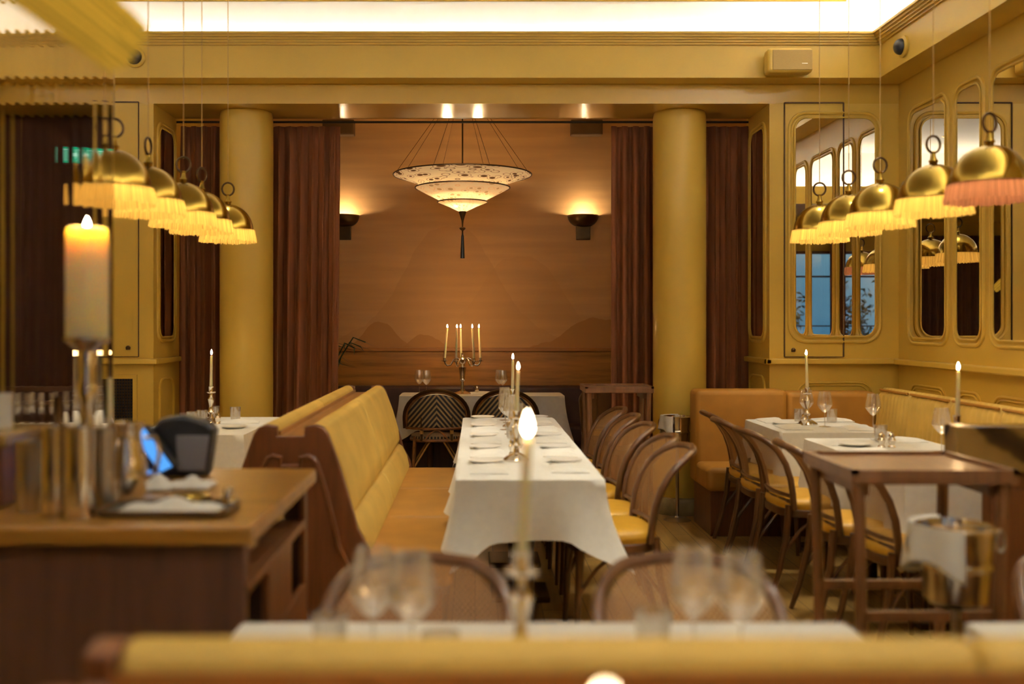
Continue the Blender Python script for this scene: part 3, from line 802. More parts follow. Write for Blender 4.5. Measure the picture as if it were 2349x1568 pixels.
bq('base', WOODM, 2.36, 2.8, 4.24, 6.42, 0, .31, .005)
t = thing('alcove_banquette', 'dark brown leather bench along the alcove wall behind the white table', 'banquette', (0, 9.6, 0))
for i in range(4):
    a, b = -2.4 + i * 1.2, -1.2 + i * 1.2
    rbox('backrest', DARKLEATH, t, a + .003, b - .003, .14, .255, .40, .80, .03)
    rbox('seat', DARKLEATH, t, a + .003, b - .003, -.17, .14, .28, .44, .03)
MB().box(-2.4, 2.4, -.14, .24, 0, .28).build('base', WOODD, t)

# ---- serving stands
def stand(label, loc, w, d, h):
    t = thing('serving_stand', label, 'side table', loc, group='wooden serving stands')
    tt = MB().box(-w / 2, w / 2, -d / 2, d / 2, h - .045, h - .012).build('tray_top', WOODS, t, bevel=.006)
    rim = MB()
    for b in ((-w / 2, w / 2, -d / 2, -d / 2 + .02), (-w / 2, w / 2, d / 2 - .02, d / 2), (-w / 2, -w / 2 + .02, -d / 2, d / 2), (w / 2 - .02, w / 2, -d / 2, d / 2)): rim.box(*b, h - .015, h)
    rim.build('rim', WOODS, tt)
    for sx in (-1, 1):
        for sy in (-1, 1):
            l = MB(); l.tube([(sx * (w / 2 - .03), sy * (d / 2 - .035), h - .045), (sx * (w / 2 - .055), sy * (d / 2 - .05), 0)], .019, 8); l.build('leg', WOODS, t)
        b = MB(); b.box(sx * (w / 2 - .055) - .012, sx * (w / 2 - .055) + .012, -d / 2 + .05, d / 2 - .05, h - .085, h - .05); b.build('apron', WOODS, t)
    for sy in (-1, 1):
        b = MB(); b.box(-w / 2 + .05, w / 2 - .05, sy * (d / 2 - .045) - .011, sy * (d / 2 - .045) + .011, h * .52, h * .52 + .03); b.build('stretcher', WOODS, t)
    return t
stand('wooden serving station with tray top before the banquette tables', (1.385, 3.22, 0), .50, .46, .97)
stand('slender wooden serving stand between the curtain and the column', (at(1412, 0, 7.0).x, 6.98, 0), .47, .36, .98)

# ---- champagne buckets
def bucket(label, loc, rim, r, clabel, rzc):
    t = thing('champagne_bucket_stand', label, 'champagne bucket', loc, group='champagne buckets')
    b = rim
    bo = MB().lathe([(r * .62, b - .21), (r * .78, b - .20), (r * .84, b - .12), (r * .93, b - .01), (r * 1.0, b), (r * .94, b + .002), (r * .90, b - .02), (r * .72, b - .19), (0, b - .195)], 40).build('bucket', SILVER, t)
    MB().lathe([(r * .86, b - .115), (r * .90, b - .11), (r * .90, b - .10), (r * .87, b - .095)], 40).build('band', SILVER, bo)
    for sx in (-1, 1):
        hd = MB(); hd.tube([(sx * (r + .018) + .022 * math.cos(2 * PI * k / 12) * .5, -.0, b - .045 + .03 * math.sin(2 * PI * k / 12)) for k in range(12)], .005, 6, True); hd.build('ring_handle', SILVER, bo)
    MB().lathe([(r * .62, b - .215), (.012, b - .23), (.012, .03), (.02, .02), (.07, .015), (.10, .0)], 24).build('pole', STEEL, t)
    # linen draped over the rim
    m = MB()
    def fn(u, v):
        a = R(95 + 170 * u)
        s = v
        if s < .2: rr = r * (.88 + .6 * s); z = b - .05 + .3 * s
        else:
            q = (s - .2) / .8
            L = .115 + .03 * math.sin(u * PI * 2) + .03 * abs(2 * u - 1)
            rr = r * 1.02 + .012 + .010 * math.sin(u * 22) * q + .012 * q; z = b + .010 - L * q
        return (loc[0] + rr * math.cos(a + rzc), loc[1] + rr * math.sin(a + rzc), z)
    m.grid(fn, 40, 14)
    o = m.build('napkin_cloth', CLOTH, solid=.003, ang=80)
    tag(o, clabel, 'napkin', 'napkins over the champagne buckets')
p = at(2192, 0, 2.72)
bucket('large silver champagne bucket on a pole, in front of the serving station', (p.x, 2.72, 0), .86, .105, 'white linen draped over the large near champagne bucket', R(-10))
p = at(1551, 0, 7.2)
bucket('small silver champagne bucket on a pole before the column', (p.x, 7.16, 0), .745, .105, 'white linen draped over the champagne bucket before the column', R(-20))

# ---- sideboard and what stands on it
SB = thing('sideboard', 'wooden service sideboard with drawers and open slots, at the near side', 'sideboard', (-1.4, 2.7, 0))
bx = lambda nm, mat, a, bev=.004: MB().box(a[0] + 1.4, a[1] + 1.4, a[2] - 2.7, a[3] - 2.7, a[4], a[5]).build(nm, mat, SB, bevel=bev)
bx('worktop', WOODTOP, (-2.4, -.505, 2.26, 3.17, .905, .95), .008)
bx('front_panel', WOODD, (-2.38, -.53, 2.285, 2.31, 0, .905))
bx('back_panel', WOODD, (-2.38, -.53, 3.13, 3.15, 0, .905))
bx('bottom_panel', WOODD, (-2.38, -.53, 2.31, 3.13, .03, .06))
side = MB()
for b in ((2.31, 3.13, 0, .60), (2.31, 3.13, .775, .80), (2.56, 2.88, .60, .78), (3.10, 3.13, .60, .905), (2.31, 2.33, .60, .905)):
    side.box(-.55 + 1.4, -.53 + 1.4, b[0] - 2.7, b[1] - 2.7, b[2], b[3])
side.build('side_panel', WOODM, SB, bevel=.003)
bx('inner_shelf', WOODM, (-1.2, -.55, 2.33, 3.12, .785, .80))
bx('inner_back', DARKIN, (-1.22, -1.20, 2.33, 3.12, .06, .905))
for i, (y, lab) in enumerate(((2.62, 'silver sauce dish in the sideboard slot nearer the viewer'), (2.99, 'silver sauce dish in the sideboard slot nearer the booth'))):
    m = MB(); m.lathe([(0, .0), (.03, .002), (.055, .02), (.06, .045), (.056, .046), (.05, .02), (0, .008)], 24)
    o = m.build('silver_dish', SILVER); o.location = (-.63, y, .801); tag(o, lab, 'dish', 'silver dishes in the sideboard')

# ribbed glass screen
rg = MB()
xa, xb = -1.75, at(258, 0, 3.06).x
def rib_front(u, v):
    x = xa + (xb - xa) * u
    return (x, 3.06 - .0012 * abs(math.sin(PI * (x - xb) / .030)), .952 + 1.75 * v)
nu = int((xb - xa) / .030) * 10 + 1
rg.grid(rib_front, nu, 2)
k = len(rg.v)
rg.v += [(xa, 3.068, .952), (xb, 3.068, .952), (xa, 3.068, 2.702), (xb, 3.068, 2.702)]
rg.f.append((k, k + 1, k + 3, k + 2))
rg.f.append(tuple([nu - 1, k + 1, k + 3, 2 * nu - 1])); rg.f.append((0, nu, k + 2, k))
rg.f.append(tuple(range(nu)) + (k + 1, k)); rg.f.append(tuple(range(2 * nu - 1, nu - 1, -1)) + (k + 2, k + 3))
tag(rg.build('glass_screen', REED, ang=25), 'tall ribbed glass screen standing on the sideboard', 'glass screen')

# ---- candles
CS = dict(base=[(.055, 0), (.056, .006), (.045, .014), (.03, .022), (.014, .03)],
          shaft=[(.013, .03), (.011, .045), (.018, .055), (.011, .066), (.010, .085), (.016, .105), (.019, .118), (.010, .130), (.009, .145)],
          cup=[(.009, .145), (.026, .150), (.028, .154), (.013, .158), (.014, .175), (.017, .180), (.013, .181), (.012, .165), (0, .164)])
def make_stick():
    t = thing('candlestick', 'x', 'candlestick', group='silver candlesticks')
    sc_ = lambda k: [(a * 1.15, b * 1.33) for a, b in CS[k]]
    MB().lathe(sc_('base'), 24).build('base', SILVER, t); MB().lathe(sc_('shaft'), 20).build('shaft', SILVER, t); MB().lathe(sc_('cup'), 20).build('candle_cup', SILVER, t)
    return Kind(t)
STICK = make_stick()
FP = [(0, 0), (.0045, .004), (.0068, .011), (.0062, .018), (.0040, .026), (.0016, .033), (0, .037)]
def taper(label, p, length, lean=(0, 0), r=.0105, fs=1.0, power=.9, grp='lit taper candles', name='taper_candle'):
    t = thing(name, label, 'candle', p, group=grp)
    m = MB(); m.tube([(lean[0] * length * k / 4, lean[1] * length * k / 4, length * k / 4) for k in range(5)], [r * (1 - .28 * k / 4) for k in range(5)], 14); m.build('wax', WAX, t)
    tip = Vector((lean[0] * length, lean[1] * length, length))
    MB().tube([tip, tip + Vector((0, 0, .009))], .0012, 6).build('wick', WICK, t)
    f = MB(); f.lathe([(a * fs, b * fs) for a, b in FP], 12, (tip.x, tip.y, tip.z + .006)); f.build('flame', FLAME, t)
    if power: lamp('POINT', Vector(p) + tip + Vector((0, 0, .03)), power, (1, .58, .22), .02, name='candle_light')
    return t
def stick_and_taper(x, y, slab, clab, z=.76, lean=(0, 0), L=.275, power=.9, fs=1.0):
    STICK.place((x, y, z), 0, slab)
    taper(clab, (x, y, z + .2205), L - .0545, lean, fs=fs, power=power)
stick_and_taper(.083, 1.80, 'silver candlestick on the near cloth between the wine glasses', 'tall lit taper on the near cloth, its flame a large soft glow', lean=(.055, 0), L=.275, fs=1.25)
p = at(1185, 0, 4.7)
stick_and_taper(.195, 4.72, 'silver candlestick in the middle of the central table, nearer one', 'lit taper in the middle of the central table, nearer one', lean=(.045, 0), L=.26)
stick_and_taper(.235, 6.25, 'silver candlestick toward the alcove end of the central table', 'lit taper toward the alcove end of the central table', lean=(.01, 0), L=.255)
stick_and_taper(2.135, 6.40, 'silver candlestick on the corner table between two wine glasses', 'lit taper on the corner table between two wine glasses', lean=(-.03, 0))
stick_and_taper(2.16, 4.36 + .1, 'silver candlestick behind the marble counter', 'lit taper rising behind the marble counter by the mirrored wall', lean=(.02, 0), L=.27)
stick_and_taper(at(484, 0, 6.5).x, 6.5, 'silver candlestick on the table before the cream column', 'lit taper on the table before the cream column', lean=(.015, 0))
stick_and_taper(at(206, 0, 6.3).x, 6.3, 'silver candlestick on the table behind the ribbed glass', 'lit taper seen below the pillar candle, on the table behind the glass', L=.27)
stick_and_taper(.064, .49, 'silver candlestick on the viewer side table at the bottom edge', 'lit taper whose flame glows at the very bottom edge', L=.260, fs=1.0)
# pillar candle on tall stick
p = at(200, 775, 2.55)
t = thing('tall_candlestick', 'tall silver candlestick holding the thick pillar candle on the sideboard', 'candlestick', (p.x, 2.55, .951))
hgt = p.z - .951
MB().lathe([(.07, 0), (.07, .01), (.045, .025), (.02, .05)], 28).build('base', SILVER, t)
MB().lathe([(.018, .05), (.016, .12), (.026, .15), (.016, .18), (.017, hgt * .6), (.028, hgt * .68), (.018, hgt * .76), (.022, hgt * .92)], 24).build('shaft', SILVER, t)
MB().lathe([(.022, hgt * .92), (.045, hgt * .965), (.058, hgt - .004), (.058, hgt), (0, hgt)], 28).build('drip_pan', SILVER, t)
PILW, pnt, pb, _ = nodes('glowing pillar wax')
pb.inputs['Base Color'].default_value = (.86, .66, .36, 1); pb.inputs['Roughness'].default_value = .5
pb.inputs['Subsurface Weight'].default_value = 1; pb.inputs['Subsurface Radius'].default_value = (.10, .075, .035); pb.inputs['Subsurface Scale'].default_value = 1.0
t = thing('pillar_candle', 'thick ivory pillar candle burning before the ribbed glass', 'candle', (p.x, 2.55, p.z + .0005))
ht = at(0, 522, 2.55).z - p.z
MB().lathe([(.05, 0), (.0525, .006), (.0525, ht - .02), (.050, ht - .004), (.044, ht), (.036, ht - .004), (.016, ht - .016), (0, ht - .018)], 40).build('wax', PILW, t)
MB().tube([(0, 0, ht - .02), (0, 0, ht + .002)], .0016, 6).build('wick', WICK, t)
MB().lathe([(a * 1.1, b * .95) for a, b in FP], 12, (0, 0, ht - .008)).build('flame', FLAME, t)
lamp('POINT', (p.x, 2.55, p.z + ht + .016), 1.3, (1, .62, .26), .015, name='candle_light')
# candelabra
CB = at(1061, 0, 9.18)
t = thing('candelabra', 'five-armed silver candelabra on the alcove table', 'candelabra', (CB.x, 9.18, .76))
MB().lathe([(.085, 0), (.086, .008), (.06, .02), (.03, .03), (.018, .05)], 28).build('base', SILVER, t)
MB().lathe([(.016, .05), (.014, .12), (.026, .135), (.022, .15), (.034, .235), (.036, .25), (.022, .262), (.02, .28), (.034, .30), (.036, .32), (.018, .34), (.012, .365), (.016, .375), (0, .385)], 24).build('shaft', SILVER, t)
arms = []
for k, a in enumerate((185, 250, 310, 5, 95)):
    a = R(a); dx, dy = math.cos(a), math.sin(a)
    rad = .165
    m = MB(); m.tube([(dx * r_, dy * r_, z_) for r_, z_ in ((.02, .31), (.05, .335), (.08, .32), (.11, .27), (.14, .265), (.16, .285), (rad, .305))], .0075, 8)
    m.lathe([(.008, .30), (.033, .308), (.034, .312), (.013, .316), (.014, .335), (.010, .336)], 16, (dx * rad, dy * rad, 0))
    m.build('arm', SILVER, t)
    arms.append((CB.x + dx * rad, 9.18 + dy * rad))
cl = ['lit taper on the candelabra arm nearest the rattan chair beside the booth', 'lit taper on the candelabra, front arm of the middle pair', 'lit taper on the candelabra, slimmer one beside the outer taper', 'lit taper on the candelabra arm farthest from the booth', 'lit taper at the rear of the candelabra beside the front one']
for (x, y), lab, ln in zip(arms, cl, ((.09, 0), (.03, 0), (-.06, 0), (-.05, 0), (-.02, 0))):
    taper(lab, (x, y, .76 + .334), .27, ln, r=.011, power=1.3, grp='lit candelabra tapers')

# ---- glassware
def make_glass():
    t = thing('wine_glass', 'x', 'wine glass', group='wine glasses')
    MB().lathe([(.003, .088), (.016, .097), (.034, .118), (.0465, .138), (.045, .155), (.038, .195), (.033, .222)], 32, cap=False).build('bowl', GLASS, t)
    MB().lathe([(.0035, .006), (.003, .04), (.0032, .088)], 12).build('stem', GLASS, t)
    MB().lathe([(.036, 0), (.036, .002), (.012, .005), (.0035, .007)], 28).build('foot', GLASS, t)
    return Kind(t)
WG = make_glass()
TOPZ = .7605
def wg(px, d, lab, z=TOPZ): WG.place((at(px, 0, d).x, d, z), 0, lab)
wg(856, 1.90, 'wine glass on the near cloth, first of the pair beside the booth end')
wg(945, 1.86, 'wine glass on the near cloth, second of the pair, nearer the candlestick')
wg(1592, 1.90, 'wine glass on the near cloth, first of the pair before the cane chair back')
wg(1700, 1.86, 'wine glass on the near cloth, at the aisle end before the cane chair back')
wg(1850, 6.48, 'wine glass on the corner table, behind its candlestick'); wg(1892, 6.28, 'wine glass on the corner table, on the mirror side of its candlestick')
wg(2003, 6.08, 'wine glass standing alone at the near edge of the corner table'); wg(2160, 5.05, 'wine glass beside the marble counter corner')
wg(45, 6.2, 'wine glass at the picture edge behind the ribbed glass'); wg(76, 6.1, 'wine glass second from the picture edge behind the ribbed glass')
wg(172, 6.35, 'wine glass behind the pillar candlestick, on its outer side'); wg(222, 6.3, 'wine glass behind the pillar candlestick, on its booth side')
wg(962, 9.22, 'wine glass on the alcove table above the first rattan chair'); wg(978, 9.15, 'wine glass on the alcove table beside its twin, nearer the candelabra'); wg(1146, 9.2, 'wine glass on the alcove table beside the tall taper'); wg(1153, 9.12, 'wine glass on the alcove table just behind the tall taper')
wg(1158, 6.7, 'wine glass at the far end of the central table, behind the farther taper'); wg(1172, 5.85, 'wine glass of the central cluster, chair side of the farther taper'); wg(1186, 5.35, 'wine glass halfway along the central table, close to the nearer taper')
wg(1166, 6.55, 'wine glass at the far end of the central table'); wg(1178, 6.0, 'wine glass in the middle cluster of the central table'); wg(1160, 6.1, 'wine glass of the central cluster, on the booth side')
def make_tumbler():
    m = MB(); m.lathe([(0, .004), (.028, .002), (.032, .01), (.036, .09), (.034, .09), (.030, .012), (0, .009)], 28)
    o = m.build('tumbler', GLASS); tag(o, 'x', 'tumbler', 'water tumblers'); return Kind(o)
TB = make_tumbler()
def tb(px, d, lab): TB.place((at(px, 0, d).x, d, TOPZ), 0, lab)
tb(757, 1.92, 'water tumbler on the near cloth at the booth side end'); tb(1010, 1.80, 'water tumbler on the near cloth before the candlestick, booth side'); tb(1498, 1.95, 'water tumbler on the near cloth before the cane chair')
tb(1834, 6.55, 'water tumbler at the outer side of the corner table candle'); tb(1908, 6.55, 'water tumbler on the corner table near the amber banquette'); tb(2020, 5.5, 'water tumbler behind the paired silver shakers')
tb(441, 6.35, 'water tumbler first on the table before the column'); tb(464, 6.45, 'water tumbler second on the table before the column'); tb(491, 6.75, 'water tumbler behind the candlestick before the column'); tb(540, 6.7, 'water tumbler alone toward the column side of its table')
tb(1175, 5.65, 'water tumbler in the row along the middle of the central table'); tb(1184, 5.2, 'water tumbler behind the nearer candle of the central table')
def make_shaker():
    t = thing('silver_shaker', 'x', 'shaker', group='silver salt and pepper shakers')
    MB().lathe([(.018, 0), (.02, .004), (.012, .014), (.018, .03), (.02, .04), (.012, .055)], 20).build('body', SILVER, t)
    MB().lathe([(.012, .055), (.017, .058), (.015, .07), (.005, .076), (.005, .082), (0, .084)], 20).build('cap', SILVER, t)
    return Kind(t)
SH = make_shaker()
def sh(px, d, lab): SH.place((at(px, 0, d).x, d, TOPZ), 0, lab)
sh(2022, 5.22, 'silver shaker of the pair by the banquette, outer one'); sh(2046, 5.22, 'silver shaker of the pair by the banquette, nearer the mirrored wall')
sh(499, 6.45, 'silver shaker beside the candlestick before the column'); sh(1094, 9.2, 'silver shaker on the alcove table beside the candelabra')
sh(1176, 4.95, 'silver shaker in the middle of the central table'); sh(1310, 1.80, 'silver shaker on the near cloth, blurred, past the candlestick'); sh(1845, 6.35, 'silver shaker at the foot of the corner table candlestick')
# ---- napkins and plates
def make_napkin():
    m = MB()
    def fn(u, v):
        x, y = (u - .5) * .26, (v - .5) * .17
        e = min(1, 6 * min(u, 1 - u, v * .8, (1 - v) * .8))
        return (x, y, .002 + .016 * e ** .5 + .003 * math.sin(u * 9 + v * 4))
    m.grid(fn, 12, 9)
    m.box(-.128, .128, -.083, .083, 0, .004)
    o = m.build('folded_napkin', CLOTH, ang=70); tag(o, 'x', 'napkin', 'folded white napkins'); return Kind(o)
NP = make_napkin()
def make_plate():
    m = MB(); m.lathe([(0, .003), (.045, .003), (.052, .001), (.055, .004), (.082, .013), (.084, .015), (.080, .0155), (.054, .007), (0, .006)], 36)
    o = m.build('side_plate', CHINA); tag(o, 'x', 'plate', 'white side plates'); return Kind(o)
PL = make_plate()
pos = ['first from the near end', 'second from the near end', 'third from the near end', 'fourth from the near end', 'last, at the alcove end']
for i, y in enumerate((4.42, 4.95, 5.5, 6.05, 6.6)):
    NP.place((.06, y, TOPZ), R(90), 'folded napkin on the booth side of the central table, ' + pos[i])
    NP.place((.42, y + .03, TOPZ), R(88), 'folded napkin on the chair side of the central table, ' + pos[i])
    PL.place((.05, y + .24, TOPZ), 0, 'side plate on the booth side of the central table, ' + pos[i])
    PL.place((.42, y + .26, TOPZ), 0, 'side plate on the chair side of the central table, ' + pos[i])
for x, y, r_, lab in ((1.98, 6.2, 90, 'folded napkin on the aisle side of the corner table, nearer one'), (1.98, 6.62, 90, 'folded napkin on the aisle side of the corner table, farther one'), (2.38, 6.66, 0, 'folded napkin on the corner table against the amber banquette'), (2.37, 6.15, 80, 'folded napkin on the mirror side of the corner table'),
                      (2.35, 5.52, 0, 'folded napkin behind the paired silver shakers'), (2.02, 5.0, 90, 'folded napkin on the aisle side of the shaker table'), (-1.55, 6.55, 10, 'folded napkin on the column table, booth side'), (-1.85, 6.2, 60, 'folded napkin on the column table behind the payment terminal'),
                      (-2.35, 6.3, 5, 'folded napkin on the glass screen table beside the bread basket'), (-2.72, 5.9, 0, 'folded napkin on the glass screen table near the wine glasses'), (-.38, 1.95, 30, 'napkin on the near cloth at its booth side end'), (.27, 1.82, 50, 'napkin on the near cloth beside the blurred shaker'),
                      (-.45, 9.15, 0, 'folded napkin on the alcove table beside the wine glass pair'), (.05, 9.25, 20, 'folded napkin on the alcove table beside the silver shaker'), (1.25, 1.95, 20, 'napkin at the bottom corner below the champagne bucket')):
    NP.place((x, y, TOPZ), R(r_), lab)
for x, y, lab in ((2.0, 6.42, 'side plate on the aisle side of the corner table'), (2.02, 5.3, 'side plate on the aisle side of the shaker table'), (-1.5, 6.2, 'side plate on the table before the column'), (.60, 1.9, 'side plate on the near cloth before the cane chair')):
    PL.place((x, y, TOPZ), 0, lab)

# ---- things on the sideboard
WT = .951
def vessel(name, lab, cat, px, d, h, r, mat, prof=None):
    m = MB()
    if prof is None: prof = [(0, .002), (.92, .0), (1, .03), (.97, .5), (1.0, .97), (1.04, 1), (.97, 1.0), (.93, .95), (.92, .08), (0, .06)]
    m.lathe([(a * r, b * h) for a, b in prof], 32)
    o = m.build(name, mat); o.location = (at(px, 0, d).x, d, WT); return tag(o, lab, cat, 'vessels on the sideboard')
vessel('wine_cooler', 'dark cylinder cooler at the edge of the sideboard row', 'wine cooler', 72, 2.45, .17, .036, STEEL)
vessel('cutlery_cup', 'tall silver cutlery cup second in the sideboard row', 'cup', 124, 2.38, .215, .030, SILVER)
vessel('cutlery_cup', 'broad silver cutlery cup in the middle of the sideboard row', 'cup', 182, 2.36, .215, .034, SILVER)
vessel('cutlery_cup', 'dark silver cup beside the tray on the sideboard', 'cup', 238, 2.48, .20, .026, STEEL)
PITCH = [(0, .0), (.75, .0), (.9, .03), (1, .25), (.95, .5), (.7, .75), (.68, .85), (.85, 1), (.8, 1.0), (.62, .85), (.62, .75), (.9, .5), (.94, .25), (0, .04)]
o = vessel('water_pitcher', 'silver water pitcher behind the tray on the sideboard', 'pitcher', 292, 2.62, .20, .052, SILVER, PITCH)
MB().tube([(.045, 0, .16), (.075, 0, .16), (.085, 0, .12), (.075, 0, .07), (.05, 0, .05)], .006, 8).build('handle', SILVER, o)
vessel('brass_bottle', 'small dark bottle with brass cap behind the silver cups', 'bottle', 132, 2.75, .26, .03, BRONZE, [(0, 0), (1, 0), (1, .6), (.35, .75), (.35, .98), (.4, 1), (0, 1)])
o = taper('thin yellow taper candle leaning by the edge of the ribbed glass', (at(252, 0, 2.9).x, 2.9, WT), .30, r=.010, power=0, grp='unlit sideboard taper', name='spare_taper')
for ch in children(o):
    if ch.name.startswith('flame'): bpy.data.objects.remove(ch)
# tray with napkins and a brass dish
T = at(385, 0, 2.42)
m = MB(); m.prism(rrect(.155, .085, .03), lambda p_, q, s: (p_, q, s), 0, .006)
t = thing('serving_tray', 'dark tray on the sideboard holding crumpled napkins and a brass dish', 'tray', (T.x, 2.44, WT))
m.build('tray_floor', BLACK, t); m = MB(); m.tube([(p_, q, .010) for p_, q in rrect(.155, .085, .03)], .006, 8, True); m.build('tray_rim', BRONZE, t)
def crumple(lab, loc, sx, sy, h, seed):
    rn = random.Random(seed); ph = [rn.uniform(0, 6) for _ in range(5)]
    m = MB()
    def fn(u, v):
        x, y = (u - .5), (v - .5)
        e = max(0, 1 - (2 * max(abs(x), abs(y))) ** 3)
        return (x * sx, y * sy, .001 + h * e * (.55 + .25 * math.sin(x * 13 + ph[0] + 3 * y) + .2 * math.sin(y * 17 + ph[1] - 4 * x)))
    m.grid(fn, 20, 16)
    o = m.build('crumpled_napkin', CLOTH, ang=80, solid=.002); o.location = loc; return tag(o, lab, 'napkin', 'crumpled napkins on the sideboard')
crumple('crumpled white napkin at the front of the dark tray', (T.x + .01, 2.41, WT + .008), .24, .09, .03, 1)
crumple('crumpled white napkin in front of the payment terminal', (at(350, 0, 2.8).x, 2.78, WT + .002), .14, .11, .035, 2)
crumple('crumpled white napkin beside the payment terminal foot', (at(440, 0, 2.8).x, 2.80, WT + .002), .12, .10, .03, 4)
m = MB(); m.lathe([(0, .004), (.04, .002), (.055, .014), (.058, .022), (.053, .021), (.038, .008), (0, .008)], 28)
o = m.build('brass_dish', BRASS); o.location = (T.x + .03, 2.49, WT + .007); tag(o, 'shallow brass dish at the back of the dark tray', 'dish')
m = MB(); m.lathe([(0, .002), (.014, .0), (.02, .012), (.012, .03), (.015, .045), (.0, .05)], 20)
o = m.build('salt_cellar', SILVER); o.location = (at(526, 0, 2.5).x, 2.5, WT); tag(o, 'tiny silver cellar near the sideboard corner', 'salt cellar')
# payment terminal
P = at(405, 0, 2.98)
t = thing('payment_terminal', 'black payment terminal with blue display on the sideboard', 'terminal', (P.x, 2.98, WT))
m = MB(); m.prism([(-.10, .0), (.09, .0), (.11, .14), (.09, .165), (.02, .185), (-.05, .175), (-.10, .12)], lambda p_, q, s: (p_, s, q), .0, .07); m.build('housing', BLACK, t, bevel=.01)
m = MB(); m.prism([(.005, .02), (.085, .02), (.10, .125), (.0, .125)], lambda p_, q, s: (p_, s, q), -.008, -.001); m.build('rear_cover', GREYP, t, bevel=.004)
m = MB(); m.prism([(-.122, .135), (-.075, .160), (.015, .040), (-.032, .015)], lambda p_, q, s: (p_, s, q), -.055, -.012); sbd = m.build('screen_body', BLACK, t, bevel=.004)
m = MB(); m.prism([(-.112, .134), (-.078, .152), (.004, .040), (-.030, .023)], lambda p_, q, s: (p_, s, q), -.0575, -.0555); m.build('display', SCREEN, sbd)
m = MB(); m.prism([(-.10, .012), (-.04, .004), (-.045, .018), (-.10, .03)], lambda p_, q, s: (p_, s, q), -.03, -.026); m.build('keypad', SCREEN, t)
# wooden box with stone lid at the picture edge
t = thing('wooden_crate', 'wooden box with mottled stone lid at the picture edge of the sideboard', 'box', (-1.30, 2.62, WT))
MB().box(-.12, .12, -.14, .14, 0, .15).build('box', WOODM, t, bevel=.006); MB().box(-.13, .135, -.15, .15, .15, .185).build('lid', MARBLE, t, bevel=.006)
vessel('votive_glass', 'small frosted votive glass on the stone lid', 'votive', 5, 2.6, .09, .03, CHINA).location = (-1.24, 2.60, WT + .186)
# bread basket
B = at(272, 0, 6.0)
t = thing('bread_basket', 'cream linen covered bread basket beside the dark grille', 'basket', (-2.30, 5.95, TOPZ + .001))
MB().lathe([(.11, 0), (.125, .03), (.13, .05), (0, .05)], 28).build('basket', RATTANL, t)
def bl(u, v):
    a = 2 * PI * u; r_ = .133 * (math.cos(v * PI / 2) ** .6) * (1 + .04 * math.sin(a * 5))
    return (r_ * math.cos(a), r_ * math.sin(a), .03 + .10 * math.sin(v * PI / 2))
m = MB(); m.grid(bl, 40, 10, True); m.build('linen_cover', CLOTH, t, ang=80)
# slatted bench behind the glass screen table
t = thing('slatted_bench', 'dark wooden bench with slatted back behind the ribbed glass table', 'bench', (-2.95, 7.0, 0))
MB().box(-.4, .38, -.02, .02, .93, .97).box(-.4, .38, -.02, .02, .84, .87).build('back_rail', WOODD, t, bevel=.006)
m = MB()
for i in range(9): m.box(-.37 + i * .09, -.35 + i * .09, -.012, .012, .46, .85)
m.build('back_slats', WOODD, t); MB().box(-.4, .38, -.4, .02, .42, .46).build('seat', WOODD, t, bevel=.006)
for sx in (-.38, .36):
    for sy in (-.37, 0): MB().box(sx - .02, sx + .02, sy - .02, sy + .02, 0, .93 if sy == 0 else .42).build('leg', WOODD, t)
# marble counter on the aisle
t = thing('service_partition', 'wooden service partition with veined brown marble top at the picture edge', 'partition', (2.3, 3.9, 0))
MB().box(-.54, .7, -.26, -.16, .865, 1.035).build('marble_top', MARBLE, t, bevel=.006)
MB().box(-.40, .7, -.235, -.165, 0, .865).build('body', WOODM, t, bevel=.004)
MB().box(-.36, -.02, -.243, -.235, .1, .8).build('panel', WOODM, t, bevel=.003)
# palm behind the curtain
t = thing('potted_palm', 'potted palm peeking from behind the wide russet curtain', 'plant', (-1.42, 8.9, 0))
MB().lathe([(.13, 0), (.18, .3), (.19, .32), (.17, .32), (.16, .29), (0, .29)], 24).build('pot', POT, t)
rn = random.Random(4)
for i in range(9):
    a = R(i * 40 + rn.uniform(-12, 12)) if i else 0
    m = MB(); L = .55
    pts = [(math.cos(a) * L * s * .8, math.sin(a) * L * s * .8, .3 + .95 * math.sin(s * 1.9) * (1 if i else 1.05)) for s in (0, .25, .5, .75, 1)]
    m.tube(pts, .006, 6)
    for k in range(1, 5):
        c = Vector(pts[k])
        for sg in (-1, 1):
            e = c + Vector((math.cos(a + sg * .9) * .2, math.sin(a + sg * .9) * .2, -.06))
            w_ = Vector((-math.sin(a), math.cos(a), 0)) * .012
            m.add([c - w_, c + w_, e], [(0, 1, 2)])
    m.build('frond', LEAF, t)

